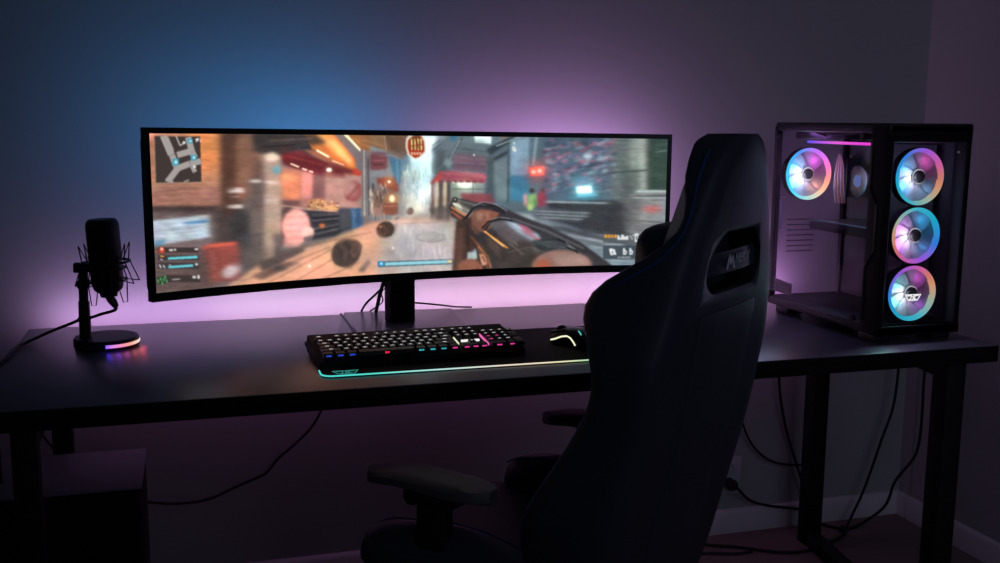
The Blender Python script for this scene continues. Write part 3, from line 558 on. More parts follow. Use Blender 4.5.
poly([(490, 224), (504, 220), (524, 226), (546, 240), (530, 250), (508, 250)], (78, 76, 80), 1); poly([(502, 219.5), (518, 224), (538, 234), (541, 240), (520, 232)], (148, 180, 198), 1.2, 1, .95); poly([(506, 221), (516, 224), (526, 230), (518, 229)], (196, 216, 226), 1, .8, .8); poly([(516, 223), (528, 227), (536, 235), (526, 232)], (186, 96, 116), 1, .8, .9)
poly([(496, 226), (516, 236), (512, 246), (492, 238)], (58, 54, 56), 1.2, 1.2, .9)
line([(484.5, 231), (507.5, 250)], 1.5, (255, 172, 70), .4); line([(492, 238), (503, 246.5)], .7, (255, 226, 150), .3); glow(496, 241, 6, (226, 130, 60), .4)
poly([(476, 240), (488, 250), (492, 268), (486, 275), (478, 258)], (110, 76, 64), 1); line([(474, 240), (480, 262), (488, 272)], 1.4, (44, 40, 42), .6); line([(478, 246), (488, 256), (491, 268)], 1, (206, 130, 84), .5); poly([(479, 254), (485, 254), (487, 264), (482, 266)], (206, 140, 120), .7); line([(482, 256), (485, 262)], 1, (60, 46, 44), .4)
poly([(500, 250), (522, 242), (540, 250), (536, 275), (500, 275)], (74, 66, 64), 1.6); poly([(512, 250), (522, 246), (528, 254), (514, 262)], (96, 80, 74), 1.2); line([(511, 244), (524, 254)], 1, (130, 120, 112), .5)
poly([(528, 240), (556, 240), (578, 252), (552, 252), (534, 250)], (62, 66, 70), 1)
for k in range(4): line([(533+k*4, 240.5+k*2.6), (556+k*5, 242+k*2.6)], .8, (112, 120, 126), .6, .4, .8)
line([(553, 240), (566, 246), (578, 253.5)], 1.6, (32, 34, 38), .5); line([(560, 241), (574, 249)], .6, (210, 216, 222), .4)
ell(562, 267, 30, 17, (146, 110, 102), 1.2, 1); ell(572, 263, 18, 8, (172, 134, 124), 4, 2.4, .8); ell(541, 268, 9, 8, (186, 84, 58), 3, 2.4, .85); poly([(530, 254), (540, 250), (536, 262), (530, 270)], (84, 62, 56), 1.4)
ell(551, 262, 1.2, .8, (230, 170, 150), .5)
# --- second pass over the gun
poly(CQ((334, 322), (388, 306), (400, 380), (392, 490), (322, 490), (336, 420)), (76, 56, 52), 1, 1, .85); poly(CQ((340, 350), (362, 346), (356, 480), (330, 486)), (112, 80, 70), 1.6, 1.6, .7); line(CQ((372, 330), (380, 440)), 1.2, (52, 42, 42), .7, .7, .8)
poly(CQ((374, 432), (400, 430), (404, 456), (372, 458)), (176, 192, 198), .8, .7, .85); ell(468, 266, 11, 7, (158, 100, 80), 1.4, 1.2, .9, -.2)
poly(CQ((390, 290), (432, 286), (440, 312), (424, 350), (408, 374), (388, 350)), (126, 86, 72), 1.2, 1.1, .85); poly(CQ((404, 294), (432, 290), (424, 320), (406, 324)), (166, 122, 104), 1.4, 1.2, .75); line(CQ((396, 340), (412, 366)), 1, (84, 56, 50), .6, .6, .8)
poly(CQ((446, 330), (500, 318), (560, 360), (626, 404), (626, 440), (560, 420), (500, 390)), (112, 108, 110), 2, 1.6, .7); poly(CQ((500, 326), (548, 342), (626, 394), (626, 408), (560, 372)), (158, 180, 194), 1.4, 1.1, .8); poly(CQ((556, 346), (626, 384), (626, 396), (566, 362)), (196, 104, 122), 1, .8, .75)
poly(CQ((430, 362), (516, 424), (520, 470), (470, 480), (430, 420)), (64, 58, 58), 1.8, 1.6, .8); line(CQ((430, 358), (516, 419)), 1.5, (250, 170, 80), .5, .5, .95); line(CQ((452, 376), (500, 411)), .6, (255, 228, 160), .3, .3, .9)
line(CQ((366, 316), (392, 278), (428, 262), (466, 268)), 2.2, (40, 40, 44), .5, .5, .95); line(CQ((392, 272), (430, 257), (470, 264), (512, 288)), 1, (140, 148, 152), .5, .4, .8); line(CQ((424, 350), (446, 326), (484, 315), (528, 321)), 2., (38, 38, 42), .5, .5, .95); line(CQ((452, 320), (486, 310), (524, 315)), .7, (150, 156, 160), .4, .4, .8)
line(CQ((386, 376), (420, 420), (450, 470)), 1.8, (148, 96, 66), .9, .8, .85); line(CQ((396, 372), (430, 420), (456, 470)), .8, (50, 44, 44), .6, .6, .8)
poly(RQ((-20, 470), (20, 420), (70, 390), (120, 400), (110, 490), (-20, 490)), (70, 62, 60), 2, 1.6, .75); line(RQ((30, 400), (80, 440)), .8, (150, 136, 122), .7, .5, .6); line(RQ((50, 396), (64, 412)), .8, (170, 156, 140), .6, .5, .6)
poly(RQ((112, 390), (200, 384), (240, 404), (180, 424), (130, 424)), (54, 58, 62), 1.2, .9, .85)
for k in range(4): line(RQ((120+k*14, 396+k*6), (206+k*14, 394+k*6)), .7, (112, 120, 126), .6, .4, .75)
line(RQ((200, 386), (246, 408), (272, 436)), 1.4, (34, 36, 40), .5, .5, .9); line(RQ((228, 396), (262, 422)), .6, (196, 202, 208), .4, .4, .8)
ell(558, 266, 26, 15, (148, 116, 106), 1.6, 1.3, .85); ell(570, 260, 16, 6, (178, 150, 142), 3, 1.8, .65); ell(543, 266, 8, 7, (190, 92, 68), 2.6, 2.2, .8)
for sg, am in ((1.3, .012), (3, .022), (8, .03)):
    n_ = gblur(rng.normal(0, 1, (FHt, FWd)), sg*1.4, sg); FB *= 1+(n_/n_.std()*am)[..., None]
for sg, am in ((3, .008), (8, .012)):
    for ch_ in range(3):
        n_ = gblur(rng.normal(0, 1, (FHt, FWd)), sg*1.4, sg); FB[..., ch_] *= 1+n_/n_.std()*am
gy_ = FB.mean(-1, keepdims=True); FB[:] = gy_+(FB-gy_)*.84; FB[:] = np.clip(FB, 0, 1.2)**1.16*1.10+.008
line([(512, 218.5), (546, 230.5), (584, 248.5)], 1.3, (126, 130, 136), .8, .6, .8); line([(508, 252), (530, 247), (545, 252)], 1, (112, 104, 100), .7, .5, .6); poly([(486, 234), (500, 246), (500, 258), (488, 246)], (96, 78, 72), 1.6, 1.4, .7)
# fine texture and a soft bloom, as a rendered game shows
nz = rng.normal(0, 1, (FHt, FWd)); nz = gblur(nz, .5, .4); FB += (nz/nz.std()*.006)[..., None]
nz2 = gblur(rng.normal(0, 1, (FHt, FWd)), 3.2, .5); nz2 /= nz2.std(); xx_ = np.linspace(FX0, FX1, FWd)[None, :]
FB *= 1+(nz2*.03*np.clip(np.maximum((290-xx_)/90, (xx_-545)/60), 0, 1))[..., None]
br = gblur(np.clip(FB-.78, 0, 1), 4, 4); FB += br*.8
# --- heads-up display
poly([(154, 136), (200, 136.5), (201.5, 182), (155.5, 183)], (66, 56, 54), .3); 
for ln in ([(163, 136), (172, 155), (176, 166), (178, 170)], [(177, 155), (191, 151)], [(188, 137), (192, 152), (195, 158)], [(178, 168), (190, 163.5), (201, 161)], [(178, 168), (168, 181)]): line(ln, 6.2, (168, 160, 156), .35)
poly([(160, 136), (168, 136), (174, 150), (168, 156)], (168, 160, 156), .35); poly([(166, 178), (174, 181.5), (172, 183), (165, 181)], (168, 160, 156), .3); line([(176, 136), (180, 145.5), (184, 143)], 1, (226, 222, 218), .25); line([(192, 166), (195, 172)], 4.5, (168, 160, 156), .35); line([(184, 182), (189, 180)], 2, (150, 140, 134), .4)
line([(154, 136), (155.5, 183)], .7, (190, 150, 120), .3); line([(155, 183), (201, 182.4)], .7, (176, 146, 128), .3)
for (x, y, s_) in ((175.5, 162, 3.2), (193.5, 157.5, 2.8), (190, 141, 2.2)):
    rect(x-s_, y-s_, x+s_, y+s_, (70, 160, 186), .5); ell(x+.3, y, s_*.45, s_*.55, (206, 236, 242), .35)
ell(184, 142.5, 1.4, 1.4, (240, 240, 240), .3); ell(197, 139.5, 1.6, 1.4, (236, 232, 226), .35); ell(200.5, 141, 1, 1, (230, 226, 220), .3); ell(194.5, 166.5, 1.3, 1.2, (250, 250, 250), .3); line([(196, 142), (199, 138)], 1, (226, 222, 216), .3)
rect(158, 247.5, 198.5, 252.5, (58, 50, 50), .5, .5, .9); rect(158, 255.5, 199, 260.5, (62, 58, 60), .5, .5, .85); rect(158, 262.5, 199.5, 269, (62, 58, 60), .5, .5, .85); rect(166, 275, 200.5, 282, (58, 50, 50), .5, .5, .85)
line([(169, 250), (176, 249.7)], 2, (220, 216, 212), .35); line([(173, 250), (174, 250)], 2.4, (60, 52, 52), .2); line([(194.5, 249.2), (198, 249)], 1.8, (226, 222, 218), .35)
poly([(168, 257.3), (197.5, 255.6), (197.5, 258.2), (168, 259.6)], (104, 212, 222), .3); poly([(168.5, 266), (193, 264.2), (193, 266.6), (168.5, 268.2)], (104, 212, 222), .3); ell(196.5, 264.2, 1.7, 1.3, (196, 200, 200), .35); line([(169, 265.2), (171, 265)], .8, (226, 240, 240), .25)
ell(161.7, 250, 2.9, 3.2, (206, 70, 50), .4); ell(161.7, 249, 1.4, 1.6, (250, 200, 180), .35); ell(162, 257.6, 3.2, 3, (60, 50, 54), .4); line([(160, 256), (164, 256.4)], 1.4, (236, 170, 80), .35); line([(160, 259), (163, 260)], 1, (230, 226, 222), .3); ell(161, 266, 3, 2.8, (66, 62, 70), .4); line([(159.5, 264.5), (161, 268)], 1.2, (236, 236, 236), .3); line([(163, 265), (165, 268)], 1.2, (226, 226, 230), .3)
poly([(156.5, 277), (168, 275.5), (168.5, 282.5), (158, 284.5)], (44, 66, 50), .4)
for (x, y) in ((158, 281), (160.5, 279), (163.5, 279.5), (165, 277), (166.5, 281), (162, 283)): line([(x, y-1.6), (x+.4, y+1.6)], 1, (116, 196, 120), .3)
line([(172, 279.6), (180, 279)], 1.2, (206, 202, 198), .3); 
for k in range(4): line([(173.5+k*2, 278.5), (173.7+k*2, 280.6)], .5, (60, 52, 52), .15)
rect(192.5, 275.6, 196, 278.4, (206, 202, 200), .3); rect(197.2, 275, 199.8, 278.6, (226, 222, 220), .3)
# bottom bar
poly([(377.5, 261.5), (453, 259), (453.5, 264), (378, 267)], (60, 84, 100), .35, .35, .9); poly([(385, 262.4), (447, 260), (447, 263.2), (385, 265.6)], (150, 214, 226), .3); poly([(447, 259.8), (452, 259.7), (452, 263), (447, 263.2)], (226, 206, 170), .3); poly([(378, 261.4), (384.2, 261.2), (384.4, 266), (378.3, 266.3)], (50, 150, 206), .3); ell(381.3, 263.6, 1.3, 1.2, (216, 240, 250), .3)
# round sign over the street
poly([(406, 138), (412, 134), (422, 134), (425, 140), (426, 152), (420, 158), (415, 159.5), (408, 155), (405.5, 147)], (226, 216, 196), .5); poly([(408, 140), (413, 136), (421, 136), (424, 142), (424.5, 151), (419, 156.5), (415, 158), (409.5, 154), (407.5, 147)], (168, 58, 40), .5); poly([(410, 139), (414, 135), (420, 135), (422, 149), (410, 149)], (120, 70, 44), .8)
for x in (411.5, 414.8, 418, 421): line([(x, 138.5), (x+.4, 150)], 1.2, (255, 236, 150), .3)
line([(410.5, 146), (422, 144.5)], 1, (150, 60, 30), .3); line([(415, 137), (419, 149)], .9, (120, 50, 30), .3)
for k in range(4): line([(411+k*2.8, 152.2), (412.6+k*2.8, 154.8)], 1.1, (255, 220, 190), .25); line([(412.6+k*2.8, 152.2), (411.4+k*2.8, 154.6)], .7, (255, 190, 150), .25)
line([(514, 142), (514.2, 144.5)], 1.2, (240, 244, 244), .25); ell(514, 149, 1.9, 2.2, (236, 240, 240), .3); ell(514, 148.6, .8, .9, (90, 106, 116), .25); line([(513, 146), (516, 152)], .8, (240, 244, 244), .25)
ell(474, 155, .9, .9, (240, 246, 246), .25); ell(453.5, 182.5, .8, .8, (246, 246, 240), .25)
# ammunition panel, lower right
rect(603, 235.5, 650, 243.5, (84, 92, 96), .5, .5, .75); rect(603, 245.5, 652, 259, (62, 72, 80), .5, .5, .85)
for k in range(4): rect(604.3+k*3.3, 234.6, 606.9+k*3.3, 237.8, (250, 166, 52), .25); 
for k in range(3): rect(605.2+k*3.3, 235.5, 605.8+k*3.3, 236.9, (120, 90, 60), .2)
poly([(617.5, 235), (619, 235), (620, 238), (628.5, 235.4), (628.5, 239.6), (617.5, 239.6)], (226, 230, 232), .3); rect(621, 234.8, 624, 238, (226, 230, 232), .25)
for (x, y) in ((630.5, 236.5), (632, 238.5), (633.5, 235.5)): ell(x, y, .9, .9, (206, 212, 214), .25)
rect(634.8, 233.5, 638.5, 242, (226, 230, 232), .3); rect(636, 236, 637.4, 240, (84, 92, 96), .2)
poly([(609, 249), (612, 248), (613.5, 249.5), (614.5, 248.5), (616.5, 254.6), (610.5, 255)], (236, 240, 242), .3); rect(612, 251, 613.4, 253.6, (120, 128, 134), .2)
for x in (623, 629.2): poly([(x, 248.2), (x+2.2, 247.8), (x+2, 250), (x+4, 251), (x+3.4, 254.4), (x, 254.8)], (230, 234, 236), .3); ell(x+1.9, 252.4, .7, .8, (84, 92, 98), .2)
for k in range(6): rect(618+k*2.2, 256.6, 619.5+k*2.2, 258, (206, 210, 212), .25)
line([(612, 260.8), (634, 261.4)], .5, (170, 176, 180), .2)
FB = np.clip(FB, 0, 1)
PXC = np.array([148.3999, 7.4019, -0.1743, 612.2563, -18.0571, 0.4937, -166.7193, 12.0626, -0.476, 90.4278, -7.2443, 0.3199, -16.8076, 1.7151, -0.0869])  # baked polynomial from screen u, v to image pixels as the camera sees them
PYC = np.array([133.2793, 163.6111, -3.8547, 4.4276, -70.9462, 3.2672, 0.9297, 50.5497, -2.8889, 0.2685, -20.7232, 1.5248, 0.0989, 5.4041, -0.4244])
def screen_colours(u, v):
    """picture at screen coordinates u, v (0..1); PXC/PYC map u, v to the image pixels where the camera sees them"""
    A = [u**i*v**j for i in range(5) for j in range(3)]
    x = sum(a*c for a, c in zip(A, PXC)); y = sum(a*c for a, c in zip(A, PYC))
    gx = np.clip((x-FX0)*FS-.5, 0, FWd-1.001); gy = np.clip((y-FY0)*FS-.5, 0, FHt-1.001)
    ix, iy = gx.astype(int), gy.astype(int); fx, fy = (gx-ix)[..., None], (gy-iy)[..., None]
    c = (FB[iy, ix]*(1-fx)+FB[iy, ix+1]*fx)*(1-fy)+(FB[iy+1, ix]*(1-fx)+FB[iy+1, ix+1]*fx)*fy
    return np.where(c <= .04045, c/12.92, ((c+.055)/1.055)**2.4)
# ---- screen surface: fine curved grid carrying that picture as a colour attribute
NU, NV = 760, 226
uu, vv = np.meshgrid(np.linspace(0, 1, NU), np.linspace(0, 1, NV))
sA = -MHW+BL_+uu*(2*MHW-BL_-BR_); th = sA/MR
zz = MZT-BT_-vv*(MZT-MZB-BT_-BB_)-DH+MSL*sA/MHW
co_ = np.stack([MR*np.sin(th), MR*np.cos(th)-MR, zz], -1).reshape(-1, 3)
cols = screen_colours(uu, vv)
me = bpy.data.meshes.new('screen')
me.vertices.add(NU*NV); me.vertices.foreach_set('co', co_.astype(np.float32).ravel())
i0 = (np.arange(NV-1)[:, None]*NU+np.arange(NU-1)[None, :]).ravel()
q = np.stack([i0, i0+NU, i0+NU+1, i0+1], -1)
me.loops.add(q.size); me.loops.foreach_set('vertex_index', q.ravel().astype(np.int32))
me.polygons.add(len(q)); me.polygons.foreach_set('loop_start', np.arange(0, q.size, 4, dtype=np.int32))
me.update(calc_edges=True); me.polygons.foreach_set('use_smooth', np.ones(len(q), bool))
ca = me.color_attributes.new('picture', 'FLOAT_COLOR', 'POINT')
ca.data.foreach_set('color', np.concatenate([cols.reshape(-1, 3), np.ones((NU*NV, 1))], 1).astype(np.float32).ravel())
sm = bpy.data.materials.new('lit screen'); sm.use_nodes = True; nt = sm.node_tree; b = nt.nodes['Principled BSDF']
b.inputs['Base Color'].default_value = (.004, .004, .004, 1); b.inputs['Roughness'].default_value = .45; b.inputs['Specular IOR Level'].default_value = .2
at = nt.nodes.new('ShaderNodeAttribute'); at.attribute_name = 'picture'
nt.links.new(at.outputs['Color'], b.inputs['Emission Color']); b.inputs['Emission Strength'].default_value = 1.0
me.materials.append(sm)
so = bpy.data.objects.new('screen', me); C.objects.link(so); so.parent = mon
# stand
nk = MB(); nk.box((-.047, .035, .075), (.066, .045, .15), .006); nk.box((-.045, .065, .24), (.13, .05, .16), .01)
nk.build('stand_neck', M['dark'], mon, world=False)
bs = MB(); q_ = [WM(mon).inverted() @ onZ(c_, DH) for c_ in ((344, 313.5), (451, 309.3), (466, 327), (337, 335))]; bs.prism([(v.x, v.y) for v in q_], .003); bs.build('stand_base', M['desk'], mon, world=False)
th = .022/MR
text_mesh('HZ', .011, 'brand_mark', mat('dim bezel print', (.10, .10, .11), .6, noise=.05), WM(mon) @ frame(mpt(.022, MZB+.0095, -.0046), (math.cos(th), -math.sin(th), 0), (0, 0, 1), (-math.sin(th), -math.cos(th), 0)), mon, .0003)
# back lights on the rear of the monitor, shining on the wall
def backlight(s, z, L_, h, col, pw, tilt=.35):
    p_ = WM(mon) @ mpt(s, z, .062); th = s/MR+0
    n = Vector((math.sin(th-MYAW)*.3, 1, tilt))
    bar = MB(); tang = Vector((math.cos(MYAW-th), math.sin(MYAW-th), 0))
    bar.tube([p_-tang*L_/2, p_+tang*L_/2], .006, 8); bar.build('backlight_bar', M['white'], mon)
    area('backlight', p_+Vector((0, .012, .0)), n, L_, h, col, pw, parent=mon)
backlight(-.50, 1.13, .22, .06, (50, 150, 220), .62)
backlight(-.17, 1.15, .40, .06, (50, 150, 220), .85)
backlight(.24, 1.15, .38, .06, (205, 150, 220), .34)
backlight(.50, 1.06, .30, .10, (205, 155, 222), 1.35, .2)

# ------------------------------------------------------------------ desk mat, keyboard, mouse
MZ = DH+.0005
t = thing('desk_mat', 'black extended mouse mat with a lit edge lying under keyboard and mouse', 'desk mat', (1.0, .27, DH))
def rrect(x0, y0, x1, y1, r, n=8):
    o = []
    for cx, cy, a in ((x1-r, y0+r, -PI/2), (x1-r, y1-r, 0), (x0+r, y1-r, PI/2), (x0+r, y0+r, PI)):
        o += [(cx+r*math.cos(a+PI/2*k/n), cy+r*math.sin(a+PI/2*k/n)) for k in range(n+1)]
    return o
mx0, my0, mx1, my1 = .603, .089, 1.50, .425
MB().prism(rrect(mx0, my0, mx1, my1, .022), .004, Matrix.Translation((0, 0, MZ))).build('mat_surface', M['mat'], t)
edge = [(mx0, my0+.05), (mx0, my0+.034)]+rrect(mx0, my0, mx1, my1, .022)[27:36]+[(mx1-.03, my0)]
em = emis_ramp('mat edge light', [(0, (90, 235, 225)), (.12, (90, 235, 220)), (.28, (200, 245, 240)), (.42, (250, 235, 215)), (.56, (250, 240, 200)), (.68, (120, 240, 180)), (.8, (90, 220, 160)), (1, (80, 160, 240))], .85, 'X')
MB().tube([(x, y, MZ+.0035) for x, y in edge], .0017, 6, cap=False).build('edge_light', em, t)
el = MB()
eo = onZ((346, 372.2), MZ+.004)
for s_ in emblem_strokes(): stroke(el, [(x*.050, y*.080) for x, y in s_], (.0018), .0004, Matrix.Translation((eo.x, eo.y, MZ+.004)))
el.build('emblem', emis('glowing teal print', lin((70, 190, 180)), .55), t)  # printed emblem given its own glow through emission

# keyboard
kL, kR = onZ((320, 369.5), MZ+.004), onZ((528, 354.5), MZ+.004)
KW = .432; KD = .165
krot = math.atan2(kR.y-kL.y, kR.x-kL.x)
kb = thing('keyboard', 'black full size mechanical keyboard with glowing key legends on the desk mat', 'keyboard', (kL.x, kL.y, MZ+.004), krot)
tilt = math.radians(7)
KT = Matrix.Rotation(tilt, 4, 'X')
kcase = MB()
prof = [(0, 0), (KD, 0), (KD, .036), (.010, .016), (0, .012)]
kcase.loft([[Vector((x, y, z)) for y, z in prof] for x in (0, KW)], smooth=False)
bmesh.ops.bevel(kcase.bm, geom=kcase.bm.edges[:], offset=.0018, segments=2, affect='EDGES')
kcase.build('case', M['dark'], kb, world=False)
U = .0190
rows = [
 (5.35, [(0, 1), (2, 1), (3, 1), (4, 1), (5, 1), (6.5, 1), (7.5, 1), (8.5, 1), (9.5, 1), (11, 1), (12, 1), (13, 1), (14, 1), (15.25, 1), (16.25, 1), (17.25, 1)]),
 (4.1, [(i, 1) for i in range(13)]+[(13, 2), (15.25, 1), (16.25, 1), (17.25, 1), (18.5, 1), (19.5, 1), (20.5, 1), (21.5, 1)]),
 (3.1, [(0, 1.5)]+[(1.5+i, 1) for i in range(12)]+[(13.5, 1.5), (15.25, 1), (16.25, 1), (17.25, 1), (18.5, 1), (19.5, 1), (20.5, 1)]),
 (2.1, [(0, 1.75)]+[(1.75+i, 1) for i in range(11)]+[(12.75, 2.25), (18.5, 1), (19.5, 1), (20.5, 1)]),
 (1.1, [(0, 2.25)]+[(2.25+i, 1) for i in range(10)]+[(12.25, 2.75), (16.25, 1), (18.5, 1), (19.5, 1), (20.5, 1)]),
 (.1, [(0, 1.25), (1.25, 1.25), (2.5, 1.25), (3.75, 6.25), (10, 1.25), (11.25, 1.25), (12.5, 1.25), (13.75, 1.25), (15.25, 1), (16.25, 1), (17.25, 1), (18.5, 2), (20.5, 1)])]
lw = emis('legend white', lin((225, 225, 230)), .75); lb = emis('legend blue', lin((60, 90, 255)), .8); lr = emis('legend red', lin((255, 50, 90)), .9)
lc = emis('legend cyan', lin((70, 210, 225)), .8); lp = emis('legend pink', lin((255, 70, 170)), .95)
KX0 = .0085
def keycap(x, row, w, leg):
    mb = MB(); bx0, bx1 = x*U+.0009, (x+w)*U-.0009; by0, by1 = row*U+.0009, (row+1)*U-.0009
    i = .0022
    h = .0085
    r0 = [(bx0, by0, 0), (bx1, by0, 0), (bx1, by1, 0), (bx0, by1, 0)]
    r1 = [(bx0+i, by0+i, h), (bx1-i, by0+i, h), (bx1-i, by1-i*.5, h), (bx0+i, by1-i*.5, h)]
    mb.loft([r0, [Vector(a)*.25+Vector(b)*.75 for a, b in zip(r0, r1)], r1], smooth=False)
    mb.mi = 1
    cx, cy = (bx0+bx1)/2, (by0+by1)/2
    rnd = random.Random(int(x*100+row*1000))
    if row < 1:      # legends of the nearest row face the typist
        wd = min(.011, (w*U)*.55); dd_ = .0014 if w < 5 else .0022
        if w > 5: wd = .010
        n = 4 if w < 5 else 2
        for k in range(n):
            mb.box((cx-wd/2+wd*(k+.5)/n, by0+i*.55-.0002, h*.5), (wd/n*.72, .0006, .0022+.0012*rnd.random()+(.001 if w > 5 else 0)), rot=Matrix.Rotation(-.25, 4, 'X'))
    else:
        yy = by1-.0062
        if w >= 1.5: wd, n = .008, 4
        else: wd, n = (.0052, 2) if rnd.random() < .6 else (.0075, 3)
        if leg is not lb: n = max(n-1, 1) if rnd.random() < .3 else n
        for k in range(n):
            mb.box((cx-wd/2+wd*(k+.5)/n, yy, h+.0001), (wd/n*.7, .0026+.0012*rnd.random(), .0004))
    T = Matrix.Translation((KX0, .011, .0175)) @ KT
    bmesh.ops.transform(mb.bm, matrix=T, verts=mb.bm.verts)
    mb.build('key', [M['key'], leg], kb, world=False)
for ry, ks in rows:
    for x, w in ks:
        leg_ = lw
        if ry < 1: leg_ = lb if x < 3 else lr if x < 4 else lc if x < 13 else lp
        elif x >= 18.5 and ry < 3 and random.random() < .35: leg_ = lp
        keycap(x, ry, w, leg_)
# tall keys of the numeric block and the lit dividers
for (x, r) in ((21.5, 2.1), (21.5, .1)):
    mb = MB(); mb.box(((x+.5)*U, (r+1)*U, .0042), (U*.9, 2*U*.92, .0085), .002)
    bmesh.ops.transform(mb.bm, matrix=Matrix.Translation((KX0, .011, .0175)) @ KT, verts=mb.bm.verts)
    mb.build('key', [M['key']], kb, world=False)
for x, c, y0, y1 in ((15.12, (245, 255, 215), 1.3, 3.4), (18.36, (255, 120, 190), .6, 4.0)):
    mb = MB(); mb.box((x*U, (y0+y1)/2*U, .004), (.0016, (y1-y0)*U, .005))
    bmesh.ops.transform(mb.bm, matrix=Matrix.Translation((KX0, .011, .0175)) @ KT, verts=mb.bm.verts)
    mb.build('light_divider', emis('divider', lin(c), .8), kb, world=False)
mb = MB(); mb.box((16.75*U, 2.3*U, .0035), (2.1*U, .005, .004))
bmesh.ops.transform(mb.bm, matrix=Matrix.Translation((KX0, .011, .0175)) @ KT, verts=mb.bm.verts)
mb.build('status_light', emis('status', (1, 1, .95), .9), kb, world=False)

# keyboard cable
def cable(name, pts, r, label, m=None, sp=3, cat='cable', group=None):
    o = MB().tube(pts, r, 8, sp).build(name, m or M['rubber']); return tag(o, label, cat, group)
zc = DH+.0035
cable('keyboard_cable', [onZ((341, 314), zc), onZ((346, 320), zc), onZ((351, 327), zc), onZ((357, 333), zc+.004), onZ((361, 337), zc+.012)], .003, 'light grey keyboard cable running back over the desk left of the monitor stand', M['cable_w'])

# mouse
mo = onZ((578, 346), MZ+.004)
ms = thing('gaming_mouse', 'black gaming mouse with a curved glowing stripe on its side', 'mouse', (mo.x, mo.y, MZ+.004), math.radians(38))
mb = MB(); rings = []
ML = .125
for k in range(17):
    t_ = k/16; y = -ML/2+ML*t_
    wd = .033*(.55+.45*math.sin(PI*min(1, .15+.75*t_))**.5)*(1 if 0 < k < 16 else .6)
    if .35 < t_ < .8: wd *= .93
    hh = (.020+.021*math.sin(PI*(.12+.80*(1-t_)))**1.2)*(1 if 0 < k < 16 else .55)
    ring = []
    for j in range(20):
        a = 2*PI*j/20; c, s = math.cos(a), math.sin(a)
        ring.append((wd*math.copysign(abs(c)**.75, c), y, max(.001, hh*.5+hh*.5*math.copysign(abs(s)**.8, s))))
    rings.append(ring)
mb.loft(rings); mb.build('shell', M['blackg'], ms, world=False)
mb = MB(); mb.cyl((-.004, .042, .030), (.004, .042, .030), .0115, 20); mb.build('scroll_wheel', M['rubber'], ms, world=False)
for sx in (-.014, .014):
    mb = MB(); mb.box((sx, .038, .0325), (.022, .042, .003), .0012, Matrix.Rotation(-.22, 4, 'X')); mb.build('button', M['black'], ms, world=False)
def on_mouse(px, dx=0):   # point on the mouse's near left flank
    return WM(ms).inverted() @ Vector(onY(px, mo.y+dx))
from mathutils.bvhtree import BVHTree
me_ = next(o for o in ms.children if o.name.startswith('shell')).data
bv = BVHTree.FromPolygons([WM(ms) @ v.co for v in me_.vertices], [tuple(q.vertices) for q in me_.polygons])
def on_shell(px):
    h, n, _, _ = bv.ray_cast(Vector(CAM), Vector(ray(px)).normalized()); return h+n*.0008 if h else None
def stripe(pxs):
    out = []
    for (a, b) in zip(pxs, pxs[1:]):
        for k in range(4):
            h = on_shell((a[0]+(b[0]-a[0])*k/4, a[1]+(b[1]-a[1])*k/4))
            if h: out.append(h)
    return out
for nm_, pxs, c, w_ in (('side_light', [(551, 339.5), (556, 338.4), (562, 336.4), (567, 336.0), (570.5, 338), (573.5, 342), (577, 348.5)], (248, 250, 205), .0019), ('logo_light', [(578.5, 331.5), (580, 333), (581.5, 336)], (80, 200, 190), .0014)):
    sp_ = stripe(pxs)
    if len(sp_) > 2: MB().tube(sp_, w_, 6, 1).build(nm_, emis(nm_, lin(c), 1.0), ms)

# ------------------------------------------------------------------ microphone
MYP = .52
mc = onZ((107, 345.5), DH)
mic = thing('desk_microphone', 'black condenser microphone in a shock mount on a round lit base', 'microphone', (mc.x, mc.y, DH))
P = lambda x, y, dy=0.: onY((x, y), mc.y+dy)
Rb = .0675
MB().lathe([(0, 0), (Rb-.002, 0), (Rb, .002), (Rb, .017), (Rb-.003, .021), (0, .021)], 48, Matrix.Translation((mc.x, mc.y, DH+.0005))).build('base', M['black'], mic)
lbm = emis_ramp('base light', [(0, (150, 100, 255)), (.2, (225, 140, 240)), (.5, (255, 150, 190)), (.75, (255, 175, 150)), (1, (255, 235, 225))], .95, 'X')
MB().lathe([(Rb+.0003, .0065), (Rb+.0012, .0075), (Rb+.0012, .0125), (Rb+.0003, .0135)], 24, Matrix.Translation((mc.x, mc.y, DH+.0005)), math.radians(-88), math.radians(12)).build('light_band', lbm, mic)
for a, c in ((-85, (60, 40, 255)), (-70, (110, 40, 235)), (-55, (190, 40, 180)), (-38, (225, 40, 120)), (-20, (255, 40, 70)), (-2, (255, 40, 40))):
    a = math.radians(a); point('base_glow', (mc.x+(Rb+.006)*math.cos(a), mc.y+(Rb+.006)*math.sin(a), DH+.010), .006, c, .0028, mic)
pb = P(86, 341); pt_ = P(83, 268)
pm = MB(); pm.cyl((pb.x, mc.y, DH+.018), (pb.x, mc.y, DH+.10), .0125, 20, .0115, .001); pm.cyl((pb.x, mc.y, DH+.10), (pt_.x, mc.y, pt_.z), .0098, 20)
pm.build('post', M['black'], mic)
kn = P(83.5, 284); MB().cyl((kn.x, mc.y-.014, kn.z), (kn.x, mc.y+.014, kn.z), .0135, 20, None, .003).build('height_knob', M['black'], mic)
ck = P(82, 267.5); MB().box((ck.x, mc.y, ck.z), (.034, .024, .020), .003).build('clamp', M['black'], mic)
